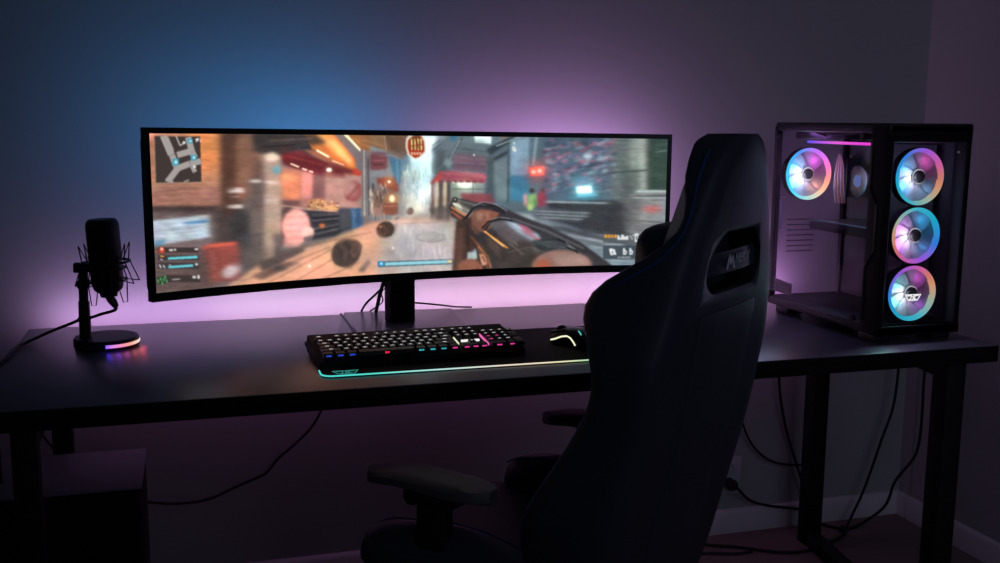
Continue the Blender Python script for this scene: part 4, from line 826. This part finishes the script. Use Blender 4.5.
# body
ta, tb = P(101.5, 220), P(108.5, 290); ax = (ta-tb).normalized()
ux = Vector((0, 1, 0)).cross(ax).normalized(); uy = ax.cross(ux); BM_ = frame(tb, ux, uy, ax); LB = (ta-tb).length
r_ = .0345
MB().lathe([(0, LB+.002), (r_*.80, LB+.002), (r_*.95, LB-.004), (r_, LB-.014), (r_, LB*.52), (r_*.985, LB*.51)], 40, BM_).build('grille', M['mesh'], mic)
MB().lathe([(r_*.985, LB*.51), (r_*1.02, LB*.505), (r_*1.02, LB*.47), (r_, LB*.46), (r_*.97, .018), (r_*.86, .002), (r_*.55, -.006), (r_*.5, -.014), (0, -.014)], 40, BM_).build('body', M['black'], mic)
sh = MB()
ring = lambda rr, z, n=28: [BM_ @ Vector((rr*math.cos(2*PI*k/n), rr*math.sin(2*PI*k/n), z)) for k in range(n+1)]
for rr, z, w in ((.049, LB*.40, .0028), (.040, LB*.14, .0022), (.040, LB*.31, .0022)): sh.tube(ring(rr, z), w, 8)
for k in range(8):
    a = 2*PI*k/8+.2
    d = Vector((math.cos(a), math.sin(a), 0)); up_ = d*.052+Vector((0, 0, LB*.66)); lo = d*.066+Vector((0, 0, LB*.10))
    sh.tube([BM_ @ (d*.047+Vector((0, 0, LB*.40))), BM_ @ up_], .0014, 6); sh.tube([BM_ @ up_, BM_ @ (d*.037+Vector((0, 0, LB*.44)))], .0012, 6)
    sh.tube([BM_ @ (d*.049+Vector((0, 0, LB*.40))), BM_ @ lo], .0014, 6); sh.tube([BM_ @ lo, BM_ @ (d*.036+Vector((0, 0, LB*.14)))], .0012, 6)
    if k % 2 == 0:
        sh.tube([BM_ @ (d*.040+Vector((0, 0, LB*.14))), BM_ @ (d*.037+Vector((0, 0, -LB*.20))), BM_ @ (d*.028+Vector((0, 0, -LB*.20))), BM_ @ (d*.022+Vector((0, 0, 0)))], .0013, 6)
sh.build('shock_mount', M['black'], mic)
am = MB(); e_ = BM_ @ Vector((-.049, 0, LB*.40)); am.tube([(ck.x+.012, mc.y, ck.z), e_], .0055, 10); am.build('arm', M['black'], mic)
pl0, pl1 = BM_ @ Vector((0, 0, -.014)), P(116.5, 307)
MB().tube([pl0, pl0*.5+pl1*.5, pl1], [.0085, .009, .006], 14).build('connector', M['metal'], mic)
cp = P(80.5, 318); MB().tube([(cp.x+.004, mc.y-.014, cp.z-.006), (cp.x-.004, mc.y-.014, cp.z), (cp.x+.004, mc.y-.014, cp.z+.006)], .003, 8).build('cable_clip', M['black'], mic)
zc = DH+.0045
cable('microphone_cable', [pl1, P(115.5, 310), P(110, 312, -.01), P(101, 314, -.015), P(92, 317.5, -.018), P(81, 319, -.019), P(70, 324, -.019), P(50, 331.5, -.02), onZ((32, 340), zc), onZ((17, 346.5), zc), onZ((12, 351), zc), onZ((8.5, 356), zc), onZ((4, 366), zc-.004)+Vector((-.012, 0, 0)), onZ((4, 366), zc-.004)+Vector((-.02, 0, -.05)), onZ((4, 366), zc)+Vector((-.03, .05, -.3))], .0034, 'black microphone cable drooping over the left edge of the desk', sp=2)

# ------------------------------------------------------------------ tower computer
X0, X1, Y0, Y1, Z0, Z1 = 1.832, 2.053, .075, .535, DH+.018, 1.241
pc = thing('tower_computer', 'black glass sided computer tower with glowing ring fans on the right of the desk', 'computer', ((X0+X1)/2, (Y0+Y1)/2, DH))
FW = .062   # depth of the front pillar
cs = MB()
cs.bb((X0, Y0, Z0), (X1, Y1, Z0+.022), .004); cs.bb((X0, Y0, Z1-.022), (X1, Y1, Z1), .005)
cs.bb((X1-.006, Y0+.01, Z0+.02), (X1, Y1, Z1-.02))
for (xx, yy) in ((X0, Y1-.014), (X1-.014, Y1-.014)): cs.bb((xx, yy, Z0+.01), (xx+.014, yy+.014, Z1-.01))
cs.build('chassis', M['casemetal'], pc)
pr = MB()
pr.bb((X0-.002, Y0+.002, Z0+.004), (X0+.018, Y0+FW, Z1-.004), .006)
pr.bb((X1-.016, Y0+.002, Z0+.004), (X1+.001, Y0+FW*.7, Z1-.004), .006)
pr.bb((X0, Y0, Z0), (X1, Y0+.03, Z0+.022), .004); pr.bb((X0, Y0, Z1-.042), (X1, Y0+.03, Z1), .006)
pr.build('front_frame', M['dark'], pc)
# zig-zag trim on the pillar
zt = MB(); H_ = Z1-Z0
for a, b in (((.040, .93), (.040, .70)), ((.040, .70), (.012, .62)), ((.012, .62), (.012, .40)), ((.012, .40), (.040, .32)), ((.040, .32), (.040, .06))):
    zt.tube([(X0-.0025, Y0+a[0]+.014, Z0+a[1]*H_), (X0-.0025, Y0+b[0]+.014, Z0+b[1]*H_)], .0035, 6)
zt.build('pillar_trim', M['blackg'], pc)
MB().bb((X0-.0015, Y0+FW+.001, Z0+.012), (X0+.002, Y1-.004, Z1-.012)).build('side_glass', M['glass'], pc)
MB().bb((X0+.018, Y0+.004, Z0+.022), (X1-.016, Y0+.007, Z1-.042)).build('front_glass', M['glassf'], pc)
for yy in (Y0+FW+.022, Y1-.022):
    for z_ in (Z0+.03, Z1-.03):
        MB().cyl((X0-.010, yy, z_), (X0-.001, yy, z_), .0085, 16, None, .0015).build('thumb_screw', M['black'], pc)
for (xx, yy) in ((X0+.03, Y0+.05), (X1-.03, Y0+.05), (X0+.03, Y1-.06), (X1-.03, Y1-.06)):
    MB().bb((xx-.022, yy-.03, DH+.0005), (xx+.022, yy+.03, Z0+.002), .003).build('foot', M['black'], pc)
# rear wall of the case: see-through perforated sheet, with slot covers and an io plate
MB().bb((X0+.014, Y1-.005, Z0+.02), (X1-.006, Y1-.003, Z1-.02)).build('rear_mesh', M['meshp'], pc)
sl = MB()
for k in range(7):
    z_ = Z0+.135+k*.014; sl.bb((X0+.045, Y1-.009, z_), (X0+.125, Y1-.006, z_+.003), .0008)
sl.build('slot_covers', M['metal'], pc)
io = MB(); io.bb((X0+.016, Y1-.010, Z0+.20), (X0+.026, Y1-.006, Z0+.275), .001)
for z_ in (Z0+.195, Z0+.28):
    for k in range(3): io.box((X0+.014+k*.007, Y1-.010, z_), (.003, .003, .003))
io.build('io_plate', M['white'], pc)
# inside: board tray, graphics card, cooler pump, memory, cables, shroud, light bar
MB().bb((X1-.014, Y0+.10, Z0+.10), (X1-.009, Y1-.03, Z1-.05)).build('motherboard', M['pcb'], pc)
gc = MB(); gc.bb((X0+.055, Y0+.13, Z0+.205), (X1-.016, Y1-.09, Z0+.228), .004)
for yy in (.20, .29, .38): gc.mi = 1; gc.cyl((X0+.12, Y0+yy, Z0+.2055), (X0+.12, Y0+yy, Z0+.203), .038, 24)
gc.mi = 0; gc.build('graphics_card', [M['dark'], M['dark']], pc)
MB().bb((X0+.056, Y0+.13, Z0+.2285), (X0+.060, Y1-.10, Z0+.231)).build('card_highlight', emis('card highlight', lin((110, 120, 165)), .25), pc)  # highlight on the card's edge, put in as a faintly glowing strip
pu = MB(); pc_c = onX((857.5, 181), X1-.04); pu.cyl(pc_c, pc_c+Vector((.025, 0, 0)), .042, 32, None, .003); pu.mi = 1
pu.cyl(pc_c-Vector((.0006, 0, 0)), pc_c+Vector((.001, 0, 0)), .016, 24); pu.build('cooler_pump', [M['metal'], emis('added pump glow', lin((130, 150, 220)), .5)], pc)  # glow added at the pump's centre so it shows inside the case
for k in range(4):
    q0 = onX((846.5-k*2.4, 178), X1-.05); MB().bb((X1-.05, q0.y, q0.z-.05), (X1-.014, q0.y+.005, q0.z+.05), .001).build('memory_stick', M['pcb'], pc)
cb = MB()
for k in range(7):
    cb.tube([onX((835.5+k*1.6, 203), X1-.055), onX((834+k*1.6, 188), X1-.075), onX((835+k*1.5, 172), X1-.08), onX((838+k*.7, 158), X1-.06), onX((840, 150), X1-.02)], .0015, 6, 2); cb.mi = 1-cb.mi
cb.build('sleeved_cable', [mat('sleeved cable', (.55, .48, .48), .6, noise=.1), mat('orange sleeve', (.5, .16, .08), .6, noise=.1)], pc)
MB().bb((X0+.03, Y1-.18, Z1-.040), (X1-.02, Y1-.05, Z1-.024), .002).build('radiator', M['casemetal'], pc)
p0, p1 = Vector((X0+.014, Y0+.085, Z1-.047)), Vector((X0+.014, Y1-.13, Z1-.047))
tl = emis_ramp('case light bar', [(0, (255, 70, 230)), (.5, (255, 110, 240)), (1, (90, 90, 255))], .95, 'Y')
MB().tube([p0, p1], .0032, 8).build('light_bar', tl, pc)
area('case_glow', ((X0+.03), (Y0+Y1)/2, Z1-.045), (.5, .2, -1), .03, .25, (200, 130, 255), .22, parent=pc)
sp_ = MB(); sp_.prism([(0, 0), (.085, -.0), (.085, .030), (0, .034)], .0015, frame((X0+.006, Y1-.02, Z0+.035), (0, -1, 0), (0, 0, 1), (-1, 0, 0)))  # pale slotted plate just inside the side glass
sp_.mi = 1
for k in range(6): sp_.box((X0+.0043, Y1-.02-.048, Z0+.040+k*.004), (.0005, .07, .0012))
sp_.build('slotted_plate', [mat('slotted plate', (.22, .20, .24), .5, noise=.05), M['casemetal']], pc)
# fans
RB = [(0, (255, 150, 130)), (.08, (250, 120, 190)), (.22, (190, 110, 255)), (.36, (70, 150, 255)), (.52, (40, 205, 235)), (.68, (80, 220, 235)), (.82, (190, 220, 190)), (.92, (255, 190, 140)), (1, (255, 150, 130))]
def fan(cx, cy, cz, phase, glow, R=.0625, side=-1):
    """case fan whose disc faces -y; side = where the LEDs face"""
    f = bpy.data.objects.new('fan', None); C.objects.link(f); f.parent = pc; f.matrix_basis = WM(pc).inverted() @ Matrix.Translation((cx, cy, cz)); f.empty_display_size = .03
    RX = Matrix.Translation((cx, cy, cz)) @ Matrix.Rotation(PI/2, 4, 'X')   # local z -> -y
    MB().lathe([(R-.0015, -.020), (R+.002, -.020), (R+.002, .0), (R-.0015, .0), (R-.0015, -.020)], 48, RX).build('housing', M['dark'], f)
    centred(MB().lathe([(R-.0065, -.019), (R-.0065, .002), (R-.0055, .003), (R+.0005, .003), (R+.0012, .0015), (R+.0005, .001), (R-.002, -.002), (R-.002, -.019), (R-.0065, -.019)], 64, RX), 'light_ring', emis_ramp('fan ring', RB, 1.35, 'angle', phase), (cx, cy, cz), f)
    MB().lathe([(0, .0035), (.0125, .0035), (.0145, .001), (.0145, -.016), (0, -.016)], 32, RX).build('hub', M['dark'], f)
    MB().lathe([(.0146, -.002), (.0170, -.002), (.0170, -.004), (.0146, -.004)], 32, RX).build('hub_light', M['led_w'], f)
    for k in range(9):
        b = MB(); a0 = 2*PI*k/9; rows_ = []
        for i in range(7):
            r = .0145+(R-.0075-.0145)*i/6; sw = .28*(i/6)**1.3; half = (2*PI/9)*.58
            rows_.append([RX @ Vector((r*math.cos(a0+sw+half*q), r*math.sin(a0+sw+half*q), -.009-.0022*q)) for q in (-1, -.5, 0, .5, 1.06)])
        b.loft(rows_, closed=False); ob = b.build('blade', M['blade'], f)
    for (dx, dz, c, pw) in glow:
        point('fan_led', (cx+dx, cy-.006, cz+dz), .007, c, pw, f)
    for j in range(8):
        a = 2*PI*j/8
        # colour of the ring at that angle lights the blades from the rim
    return f
fcx = [onY(q, Y0+.02).x for q in ((922.5, 177), (918.5, 236), (914.5, 294))]; fcz = [onY(q, Y0+.02).z for q in ((922.5, 177), (918.5, 236), (914.5, 294))]
W_ = (255, 240, 250)
def gl(a, b, c): return [(-.018, -.003, W_, .14), (-.010, -.016, W_, .06), (-.034, -.022, a, .16), (-.036, .016, a, .09), (.020, .034, b, .06), (.028, -.030, c, .04)]
fan(fcx[0], Y0+.030, fcz[0], 0, gl((60, 200, 255), (255, 100, 190), (120, 190, 230)))
fan(fcx[1], Y0+.030, fcz[1], .42, gl((220, 120, 235), (70, 200, 250), (60, 170, 240)))
fan(fcx[2], Y0+.030, fcz[2], -.12, gl((80, 220, 200), (220, 90, 200), (200, 90, 230)))
rc = onY((809.5, 174), Y1-.035)
fan(rc.x, Y1-.030, rc.z, .03, gl((60, 200, 255), (240, 100, 220), (255, 170, 120)), R=.066)
# emblem and small print on the front glass
em_ = MB(); eo = onY((913, 297.5), Y0+.003)
for s_ in emblem_strokes(): stroke(em_, [(x*.040, y*.040) for x, y in s_], .0022, .0006, frame((eo.x, Y0+.0035, eo.z), (1, 0, 0), (0, 0, 1), (0, -1, 0)))
em_.build('emblem', emis('lit emblem', (1, 1, 1), .85), pc)
text_mesh('rs', .010, 'small_print', M['logo'], frame((X1-.035, Y0+.0035, Z1-.062), (1, 0, 0), (0, 0, 1), (0, -1, 0)), pc, .0003)

# ------------------------------------------------------------------ gaming chair
TH = math.radians(39); CO = Vector((.957, -.066, 0))
CS = .985   # plan scale that goes with the camera
ch = thing('gaming_chair', 'high backed black gaming chair with blue piping turned away in front of the desk', 'chair', CO, TH)
YA = lambda z: float(np.interp(z, [.36, .45, .6, .75, .95, 1.2], [.25, .275, .31, .35, .38, .405]))
prof = [(z, b, e, YA(z)) for z, b, e in ((1.222, .045, .040), (1.217, .062, .044), (1.21, .076, .047), (1.2, .086, .047), (1.18, .106, .043), (1.15, .123, .038), (1.115, .139, .022), (1.08, .158, .018), (1.04, .182, .056), (1.02, .191, .085), (1.0, .200, .116), (.97, .207, .140), (.94, .219, .137), (.91, .231, .117),
        (.88, .238, .102), (.86, .239, .094), (.83, .239, .089), (.80, .238, .094), (.757, .237, .110), (.70, .245, .128), (.65, .252, .146), (.60, .256, .156), (.56, .253, .147), (.52, .249, .128), (.48, .248, .115), (.44, .245, .10), (.40, .24, .09), (.36, .225, .08))]
def interp(z, k):
    zs = [q[0] for q in prof][::-1]; return float(np.interp(z, zs, [q[k] for q in prof][::-1]))
def smooth_profile(z, k, w=.012):
    return sum(interp(min(1.222, max(.36, z+d)), k) for d in (-w, -w/2, 0, w/2, w))/5 if z < 1.19 else interp(z, k)
def back_section(z):
    b, e, y = smooth_profile(z, 1), smooth_profile(z, 2), -smooth_profile(z, 3)
    ft = .075 if z < 1.0 else .075-.02*(z-1.0)/.2          # thickness of the middle pad
    ft = min(ft, .045+1.2*(1.223-z))
    th = min(.034, .6*b)
    q = [(-1, .25*e), (-.985, .0), (-.93, -.010), (-.80, -.014), (-.60, -.016), (-.35, -.018), (0, -.020), (.35, -.018), (.60, -.016), (.80, -.014), (.93, -.010), (.985, .0), (1, .25*e)]
    back = [(u*b, y+v) for u, v in q]
    front = [(b*1.0, y+e*.75), (b*.985, y+e*.95), (b*.955, y+e), (b*.915, y+e*.97), (b*.84, y+max(e*.75, .03)), (b*.68, y+ft*.85), (b*.45, y+ft*.82), (b*.2, y+ft*.84), (0, y+ft*.85)]
    front = front+[(-x, yy) for x, yy in front[-2::-1]]
    return [Vector((x, yy, z)) for x, yy in back+front]
zs = [.36, .37, .385]+[.40+.02*i for i in range(40)]+[1.19]+[1.207, 1.213, 1.218, 1.2215, 1.223]
zs = sorted(set(round(z, 4) for z in zs))
bk = MB(); bk.loft([back_section(z) for z in zs])
bko = bk.build('backrest', [M['leather'], M['dark']], ch, world=False, sharp=60)
# opening between headrest and shoulders
ct = MB(); pts = rrect(-.112, -.050, .112, .048, .04, 6); pts = [(x*(1-.30*max(0, y)/.048), y) for x, y in pts]
ct.prism(pts, .30, frame((0, -.25, 1.025), (1, 0, 0), (0, 0, 1), (0, -1, 0)))
cto = ct.build('cutter', M['dark'], ch, world=False)
md = bko.modifiers.new('opening', 'BOOLEAN'); md.object = cto; md.operation = 'DIFFERENCE'; md.solver = 'EXACT'
bpy.context.view_layer.update()
dg = bpy.context.evaluated_depsgraph_get(); nm = bpy.data.meshes.new_from_object(bko.evaluated_get(dg)); bko.modifiers.clear(); bko.data = nm
bpy.data.objects.remove(cto)
# raised centre panel of the back between two seams
def back_y(x, z):
    b, y = smooth_profile(z, 1), -smooth_profile(z, 3); u = min(.98, abs(x)/b)
    return y+float(np.interp(u, [0, .35, .6, .8, .93, .985], [-.020, -.018, -.016, -.014, -.010, 0]))
pn = MB(); rings = []
for k in range(30):
    z = .40+(.945-.40)*k/29; w = .104+.010*(z-.40)/.5; o = .006 if 0 < k < 29 else .001
    xs = [-1, -.97, -.9, -.5, 0, .5, .9, .97, 1]; ring = []
    for x in xs: ring.append(Vector((x*w, back_y(x*w, z)-(o if abs(x) < .96 else .0005 if abs(x) == 1 else o*.6), z)))
    for x in xs[::-1]: ring.append(Vector((x*w, back_y(x*w, z)+.004, z)))
    rings.append(ring)
pn.loft(rings); pn.build('back_panel', M['leather2'], ch, world=False)
for sx in (-1, 1):
    pf = lambda z: float(np.interp(z, [.5, .9, .97, 1.05, 1.2], [.97, .97, .93, .45, .35]))
    pp = [Vector((sx*smooth_profile(z, 1)*(.995 if pf(z) < .8 else .97), -smooth_profile(z, 3)+smooth_profile(z, 2)*pf(z)-.0005, z)) for z in np.linspace(.50, 1.20, 50)]
    pi_ = MB(); pi_.tube(pp, .0028, 6); pi_.build('piping', M['piping'], ch, world=False)
# neck pillow and its strap with the logo
pw = MB(); rings = []
for k in range(15):
    t_ = k/14*2-1; x = .118*t_; s = (1-abs(t_)**5)**.5*.98+.02
    rings.append([Vector((x, -.312+.050*s*math.copysign(abs(math.cos(2*PI*j/20))**.55, math.cos(2*PI*j/20)), 1.018+.060*s*math.copysign(abs(math.sin(2*PI*j/20))**.55, math.sin(2*PI*j/20)))) for j in range(20)])
pw.loft(rings); pw.build('neck_pillow', M['leather'], ch, world=False)
st = MB(); st.loft([[Vector((x, -.392-.010*(1-(x/.12)**2), z)) for z in (1.005, 1.04)]+[Vector((x, -.389-.010*(1-(x/.12)**2), z)) for z in (1.04, 1.005)] for x in np.linspace(-.115, .115, 13)]); st.build('pillow_strap', M['leather'], ch, world=False)
lg = MB(); LM = frame((.010, -.4035, 1.022), (1, 0, 0), (0, 0, 1), (0, -1, 0))
lg.prism([(-.048, -.012), (-.040, .006), (-.032, .012), (-.026, .004), (-.020, .010), (-.012, -.012), (-.018, -.012), (-.024, .0), (-.030, -.006), (-.036, .0), (-.041, -.012)], .0006, LM)
lg.build('logo', M['logo'], ch, world=False)
text_mesh('NEKX', .022, 'lettering', M['logo'], WM(ch) @ frame((.028, -.4035, 1.024), (1, 0, 0), (0, 0, 1), (0, -1, 0)), ch, .0005, .3)
# hinges
for sx in (-1, 1):
    hg = MB(); hg.cyl((sx*.262, -.19, .44), (sx*.292, -.19, .44), .048, 28, None, .006); hg.box((sx*.275, -.12, .41), (.022, .16, .05), .006); hg.build('hinge_cover', M['black'], ch, world=False)
# seat
se = MB(); rings = []
for k in range(13):
    y = -.24+.46*k/12; t_ = k/12
    e = (1-((t_-.5)*2)**8)
    top = .465+.012*t_-(.03 if k in (0, 12) else 0); w = .20
    rings.append([Vector((x, y, z)) for x, z in ((-w, .40), (-w, top-.008), (-w*.8, top+.004), (-w*.4, top), (0, top-.002), (w*.4, top), (w*.8, top+.004), (w, top-.008), (w, .40))])
se.loft(rings); se.build('seat', M['leather2'], ch, world=False)
for sx in (-1, 1):
    bo = MB(); rings = []
    for k in range(17):
        t_ = k/16; y = -.22+.41*t_; s = min(1, (1-abs(2*t_-1)**7)**.5+.06)
        hh = .050+.026*math.sin(PI*min(1, t_*1.05))**1.5
        rings.append([Vector((sx*(.228+.055*s*math.cos(a)), y+.0, .478+hh*s*math.sin(a)*(1.0 if math.sin(a) > 0 else .8))) for a in [2*PI*j/20 for j in range(20)]])
    bo.loft(rings); bo.build('seat_bolster', M['leather'], ch, world=False)
    pp = MB(); pl_ = []
    for k in range(21):
        t_ = .03+.94*k/20; y = -.22+.41*t_; s = min(1, (1-abs(2*t_-1)**7)**.5+.06); hh = .050+.026*math.sin(PI*min(1, t_*1.05))**1.5; a = math.radians(112)
        pl_.append(Vector((sx*(.228+.055*s*math.cos(a)), y, .478+hh*s*math.sin(a)+.0006)))
    pp.tube(pl_, .0026, 6); pp.build('piping', M['piping'], ch, world=False)
# armrests
for sx in (-1, 1):
    a = thing('armrest', None, None); a.parent = ch; a.location = (sx*.257, 0 if sx < 0 else -.04, 0)
    az = .650 if sx < 0 else .634
    pd = MB(); rings = []
    for k in range(17):
        t_ = k/16; y = -.112+.262*t_; s = (1-abs(2*t_-1)**5)**.5 if 0 < k < 16 else .25
        w = .043*s; zt_ = az+.002*math.sin(PI*t_)-.010*max(0, t_-.7)/.3
        zb_ = zt_-.024
        rings.append([Vector((-w, y, zb_+.004)), Vector((-w*1.0, y, zt_-.008)), Vector((-w*.86, y, zt_-.002)), Vector((-w*.4, y, zt_)), Vector((w*.4, y, zt_)), Vector((w*.86, y, zt_-.002)), Vector((w, y, zt_-.008)), Vector((w, y, zb_+.004)), Vector((w*.7, y, zb_)), Vector((-w*.7, y, zb_))])
    pd.loft(rings); pd.build('pad', M['pad'], a, world=False)
    po = MB(); po.box((0, .01, .612), (.05, .10, .022), .005); po.box((0, .01, .52), (.030, .060, .17), .006); po.box((0, -.005, .40), (.045, .085, .10), .006)
    po.box((-sx*.08, -.005, .375), (.20, .07, .03), .006); po.build('post', M['black'], a, world=False)
    bt = MB(); bt.box((0, .052, .597), (.03, .018, .010), .003); bt.build('height_button', M['black'], a, world=False)
# base
bp_ = MB(); bp_.box((0, -.02, .375), (.30, .30, .03), .006); bp_.box((0, -.02, .345), (.18, .22, .04), .008); bp_.build('tilt_mechanism', M['steel'], ch, world=False)
gl_ = MB(); gl_.cyl((0, 0, .07), (0, 0, .22), .027, 20); gl_.cyl((0, 0, .22), (0, 0, .335), .016, 20); gl_.build('gas_lift', M['steel'], ch, world=False)
for k in range(5):
    a = 2*PI*k/5+.3; d = Vector((math.cos(a), math.sin(a), 0))
    lm = MB(); lm.tube([d*.02+Vector((0, 0, .105)), d*.16+Vector((0, 0, .098)), d*.30+Vector((0, 0, .082))], [.032, .026, .018], 10); lo = lm.build('base_leg', M['black'], ch, world=False)
    cw = MB(); n = Vector((-d.y, d.x, 0)); cpt = d*.30+Vector((0, 0, .0305))
    for s_ in (-1, 1): cw.cyl(cpt+n*s_*.008, cpt+n*s_*.026, .030, 20, None, .004)
    cw.cyl(cpt-n*.01, cpt+n*.01, .008, 10); cw.cyl(d*.295+Vector((0, 0, .04)), d*.295+Vector((0, 0, .085)), .008, 10); cw.build('caster', M['rubber'], lo, world=False)

# ------------------------------------------------------------------ cabinet under the desk on the left
cz = .50; cx1 = onZ((142, 487), cz); cb0 = onZ((142, 448), cz)
cab = thing('storage_cabinet', 'black box shaped cabinet on the floor under the left end of the desk', 'cabinet', (.10, .4, 0))
CX0, CX1, CY0, CY1 = -.13, cx1.x, cx1.y, cb0.y
MB().bb((CX0+.004, CY0+.012, .052), (CX1-.004, CY1, cz-.004), .003).build('body', M['dark'], cab)
MB().bb((CX0, CY0, cz-.004), (CX1, CY1, cz), .001).build('top_panel', mat('cabinet top sheen', (.22, .20, .25), .6, noise=.08, scale=20), cab)  # purple sheen on the black top is put into a lighter base colour
for fx in (CX0+.04, CX1-.04):
    for fy in (CY0+.05, CY1-.04): MB().cyl((fx, fy, .0005), (fx, fy, .054), .016, 16, None, .003).build('foot', M['rubber'], cab)
for z0, z1 in ((.058, .26), (.268, cz-.008)):
    d_ = MB().bb((CX0+.006, CY0-.004, z0), (CX1-.006, CY0+.012, z1), .002).build('drawer_front', M['dark'], cab)
    MB().bb((CX0+.14, CY0-.012, z1-.03), (CX0+.27, CY0-.004, z1-.022), .002).build('handle', M['dark'], d_)

# ------------------------------------------------------------------ cables
def pts(l, y): return [onY(q, y) for q in l]
YB = YW-.03
g_ = 'cables behind the monitor stand'
ym = .60
cable('monitor_cable', [onY((385, 278), .62), onY((381, 290), .61), onY((378.5, 300), .60), onZ((376, 312), DH+.004)], .0045, 'thick black cable dropping straight down just left of the monitor stand', sp=2)
cable('monitor_cable', [onY((383, 287), .63), onY((374, 296), .63), onY((366, 303), .64), onZ((361.5, 311), DH+.004)], .003, 'thin black cable bending out furthest left of the monitor stand', sp=2)
cable('monitor_cable', [onY((389, 286), .68), onY((380, 292), .67), onY((384, 301), .66), onY((378, 306), .65), onZ((370, 311), DH+.003)], .002, 'thinnest black cable looping between the two others left of the monitor stand', sp=2)
cable('audio_cable', [onY((410, 302.5), .66), onY((425, 303.5), .66), onY((445, 305.5), .68), onZ((455, 307), DH+.003), onZ((472, 307.2), DH+.003)], .0022, 'thin black cable lying back across the desk right of the monitor stand', sp=2)
cable('power_cable', pts([(324, 404), (318, 418), (308, 432), (292, 447), (277, 459), (268, 472), (262, 476), (235, 487), (212, 499), (190, 503), (170, 504), (146, 502), (120, 500)], YB), .0032, 'black cable sagging under the left half of the desk towards the cabinet', sp=2)
cable('power_cable', pts([(30, 424), (40, 432), (52, 447), (60, 456), (64, 466)], .70), .003, 'short black cable slanting behind the left desk legs', sp=2)
cable('power_cable', pts([(779, 368), (779, 385), (782, 410), (788, 438), (796, 462), (803, 485), (808, 505)], YB), .0042, 'black cable hanging nearly straight beside the rear right desk leg', sp=2)
cable('power_cable', pts([(739, 370), (738, 395), (741, 420), (750, 443), (762, 456), (775, 463), (790, 465), (805, 465)], YB), .0036, 'black cable looping in a wide curve just right of the chair back', sp=2)
pl = onY((729, 483), YW-.012); pe = onY((737, 488), YW-.075)
cable('plug_cable', [pe, onY((741, 492), YW-.07), onY((746, 498), YB), onY((755, 503), YB-.005), onY((770, 506), YB), onY((790, 508), YB), onY((806, 510), YB)], .0042, 'black cable running from the wall plug low along the wall', sp=2)
pg = thing('power_plug', 'black mains plug pushed into the lower wall socket', 'plug', pl)
MB().tube([(pl.x, YW-.010, pl.z), (pl.x, YW-.035, pl.z), pl*.3+pe*.7+Vector((0, 0, .0)), pe], [.017, .018, .011, .006], 14).build('plug_body', M['rubber'], pg)
YR = YW-.06
cable('power_cable', [onY((899, 362), YR), onY((897, 385), YR), onY((893, 410), YR), onY((882, 438), YR), onY((873, 465), YR), onY((862, 495), YR), onY((852, 515), YR), onZ((847, 527), .006), onZ((840, 531), .006)], .0042, 'black cable falling diagonally under the tower, left of its neighbour', sp=2)
YQ = .58
cable('power_cable', [onY((926, 360), YQ), onY((923.5, 385), YQ), onY((922.5, 410), YQ), onY((920, 440), YQ), onY((915, 458), YQ), onY((902, 472), YQ), onY((893, 484), YQ), onY((889, 500), YQ), onY((882, 510), YQ), onZ((866, 521), .006), onZ((852, 529), .006), onZ((835, 528), .006), onZ((818, 523), .006)], .0042, 'black wavy cable under the tower, right of its neighbour', sp=2)
cable('floor_cable', [onZ(q, .005) for q in ((690, 543), (714, 545.5), (740, 547), (765, 551), (790, 553), (812, 550), (832, 543), (848, 532), (842, 526))], .0045, 'long black cable snaking over the floor towards the right desk legs', sp=2)
cable('floor_cable', [onZ(q, .005) for q in ((690, 554), (712, 553), (735, 554), (752, 551.5))], .004, 'short black cable on the floor beside the chair', sp=2)

# ------------------------------------------------------------------ ambient light
w = bpy.data.worlds.new('world'); SC.world = w; w.use_nodes = True
bg = w.node_tree.nodes['Background']; bg.inputs[0].default_value = (.38, .46, .64, 1); bg.inputs[1].default_value = .027

# soft unseen fill added behind the camera on the right, for dim ambient light
area('room_fill', (1.7, -3.0, 1.75), (.42, 1, -.22), 1.8, 1.6, (205, 212, 245), 3.0, spread=110)
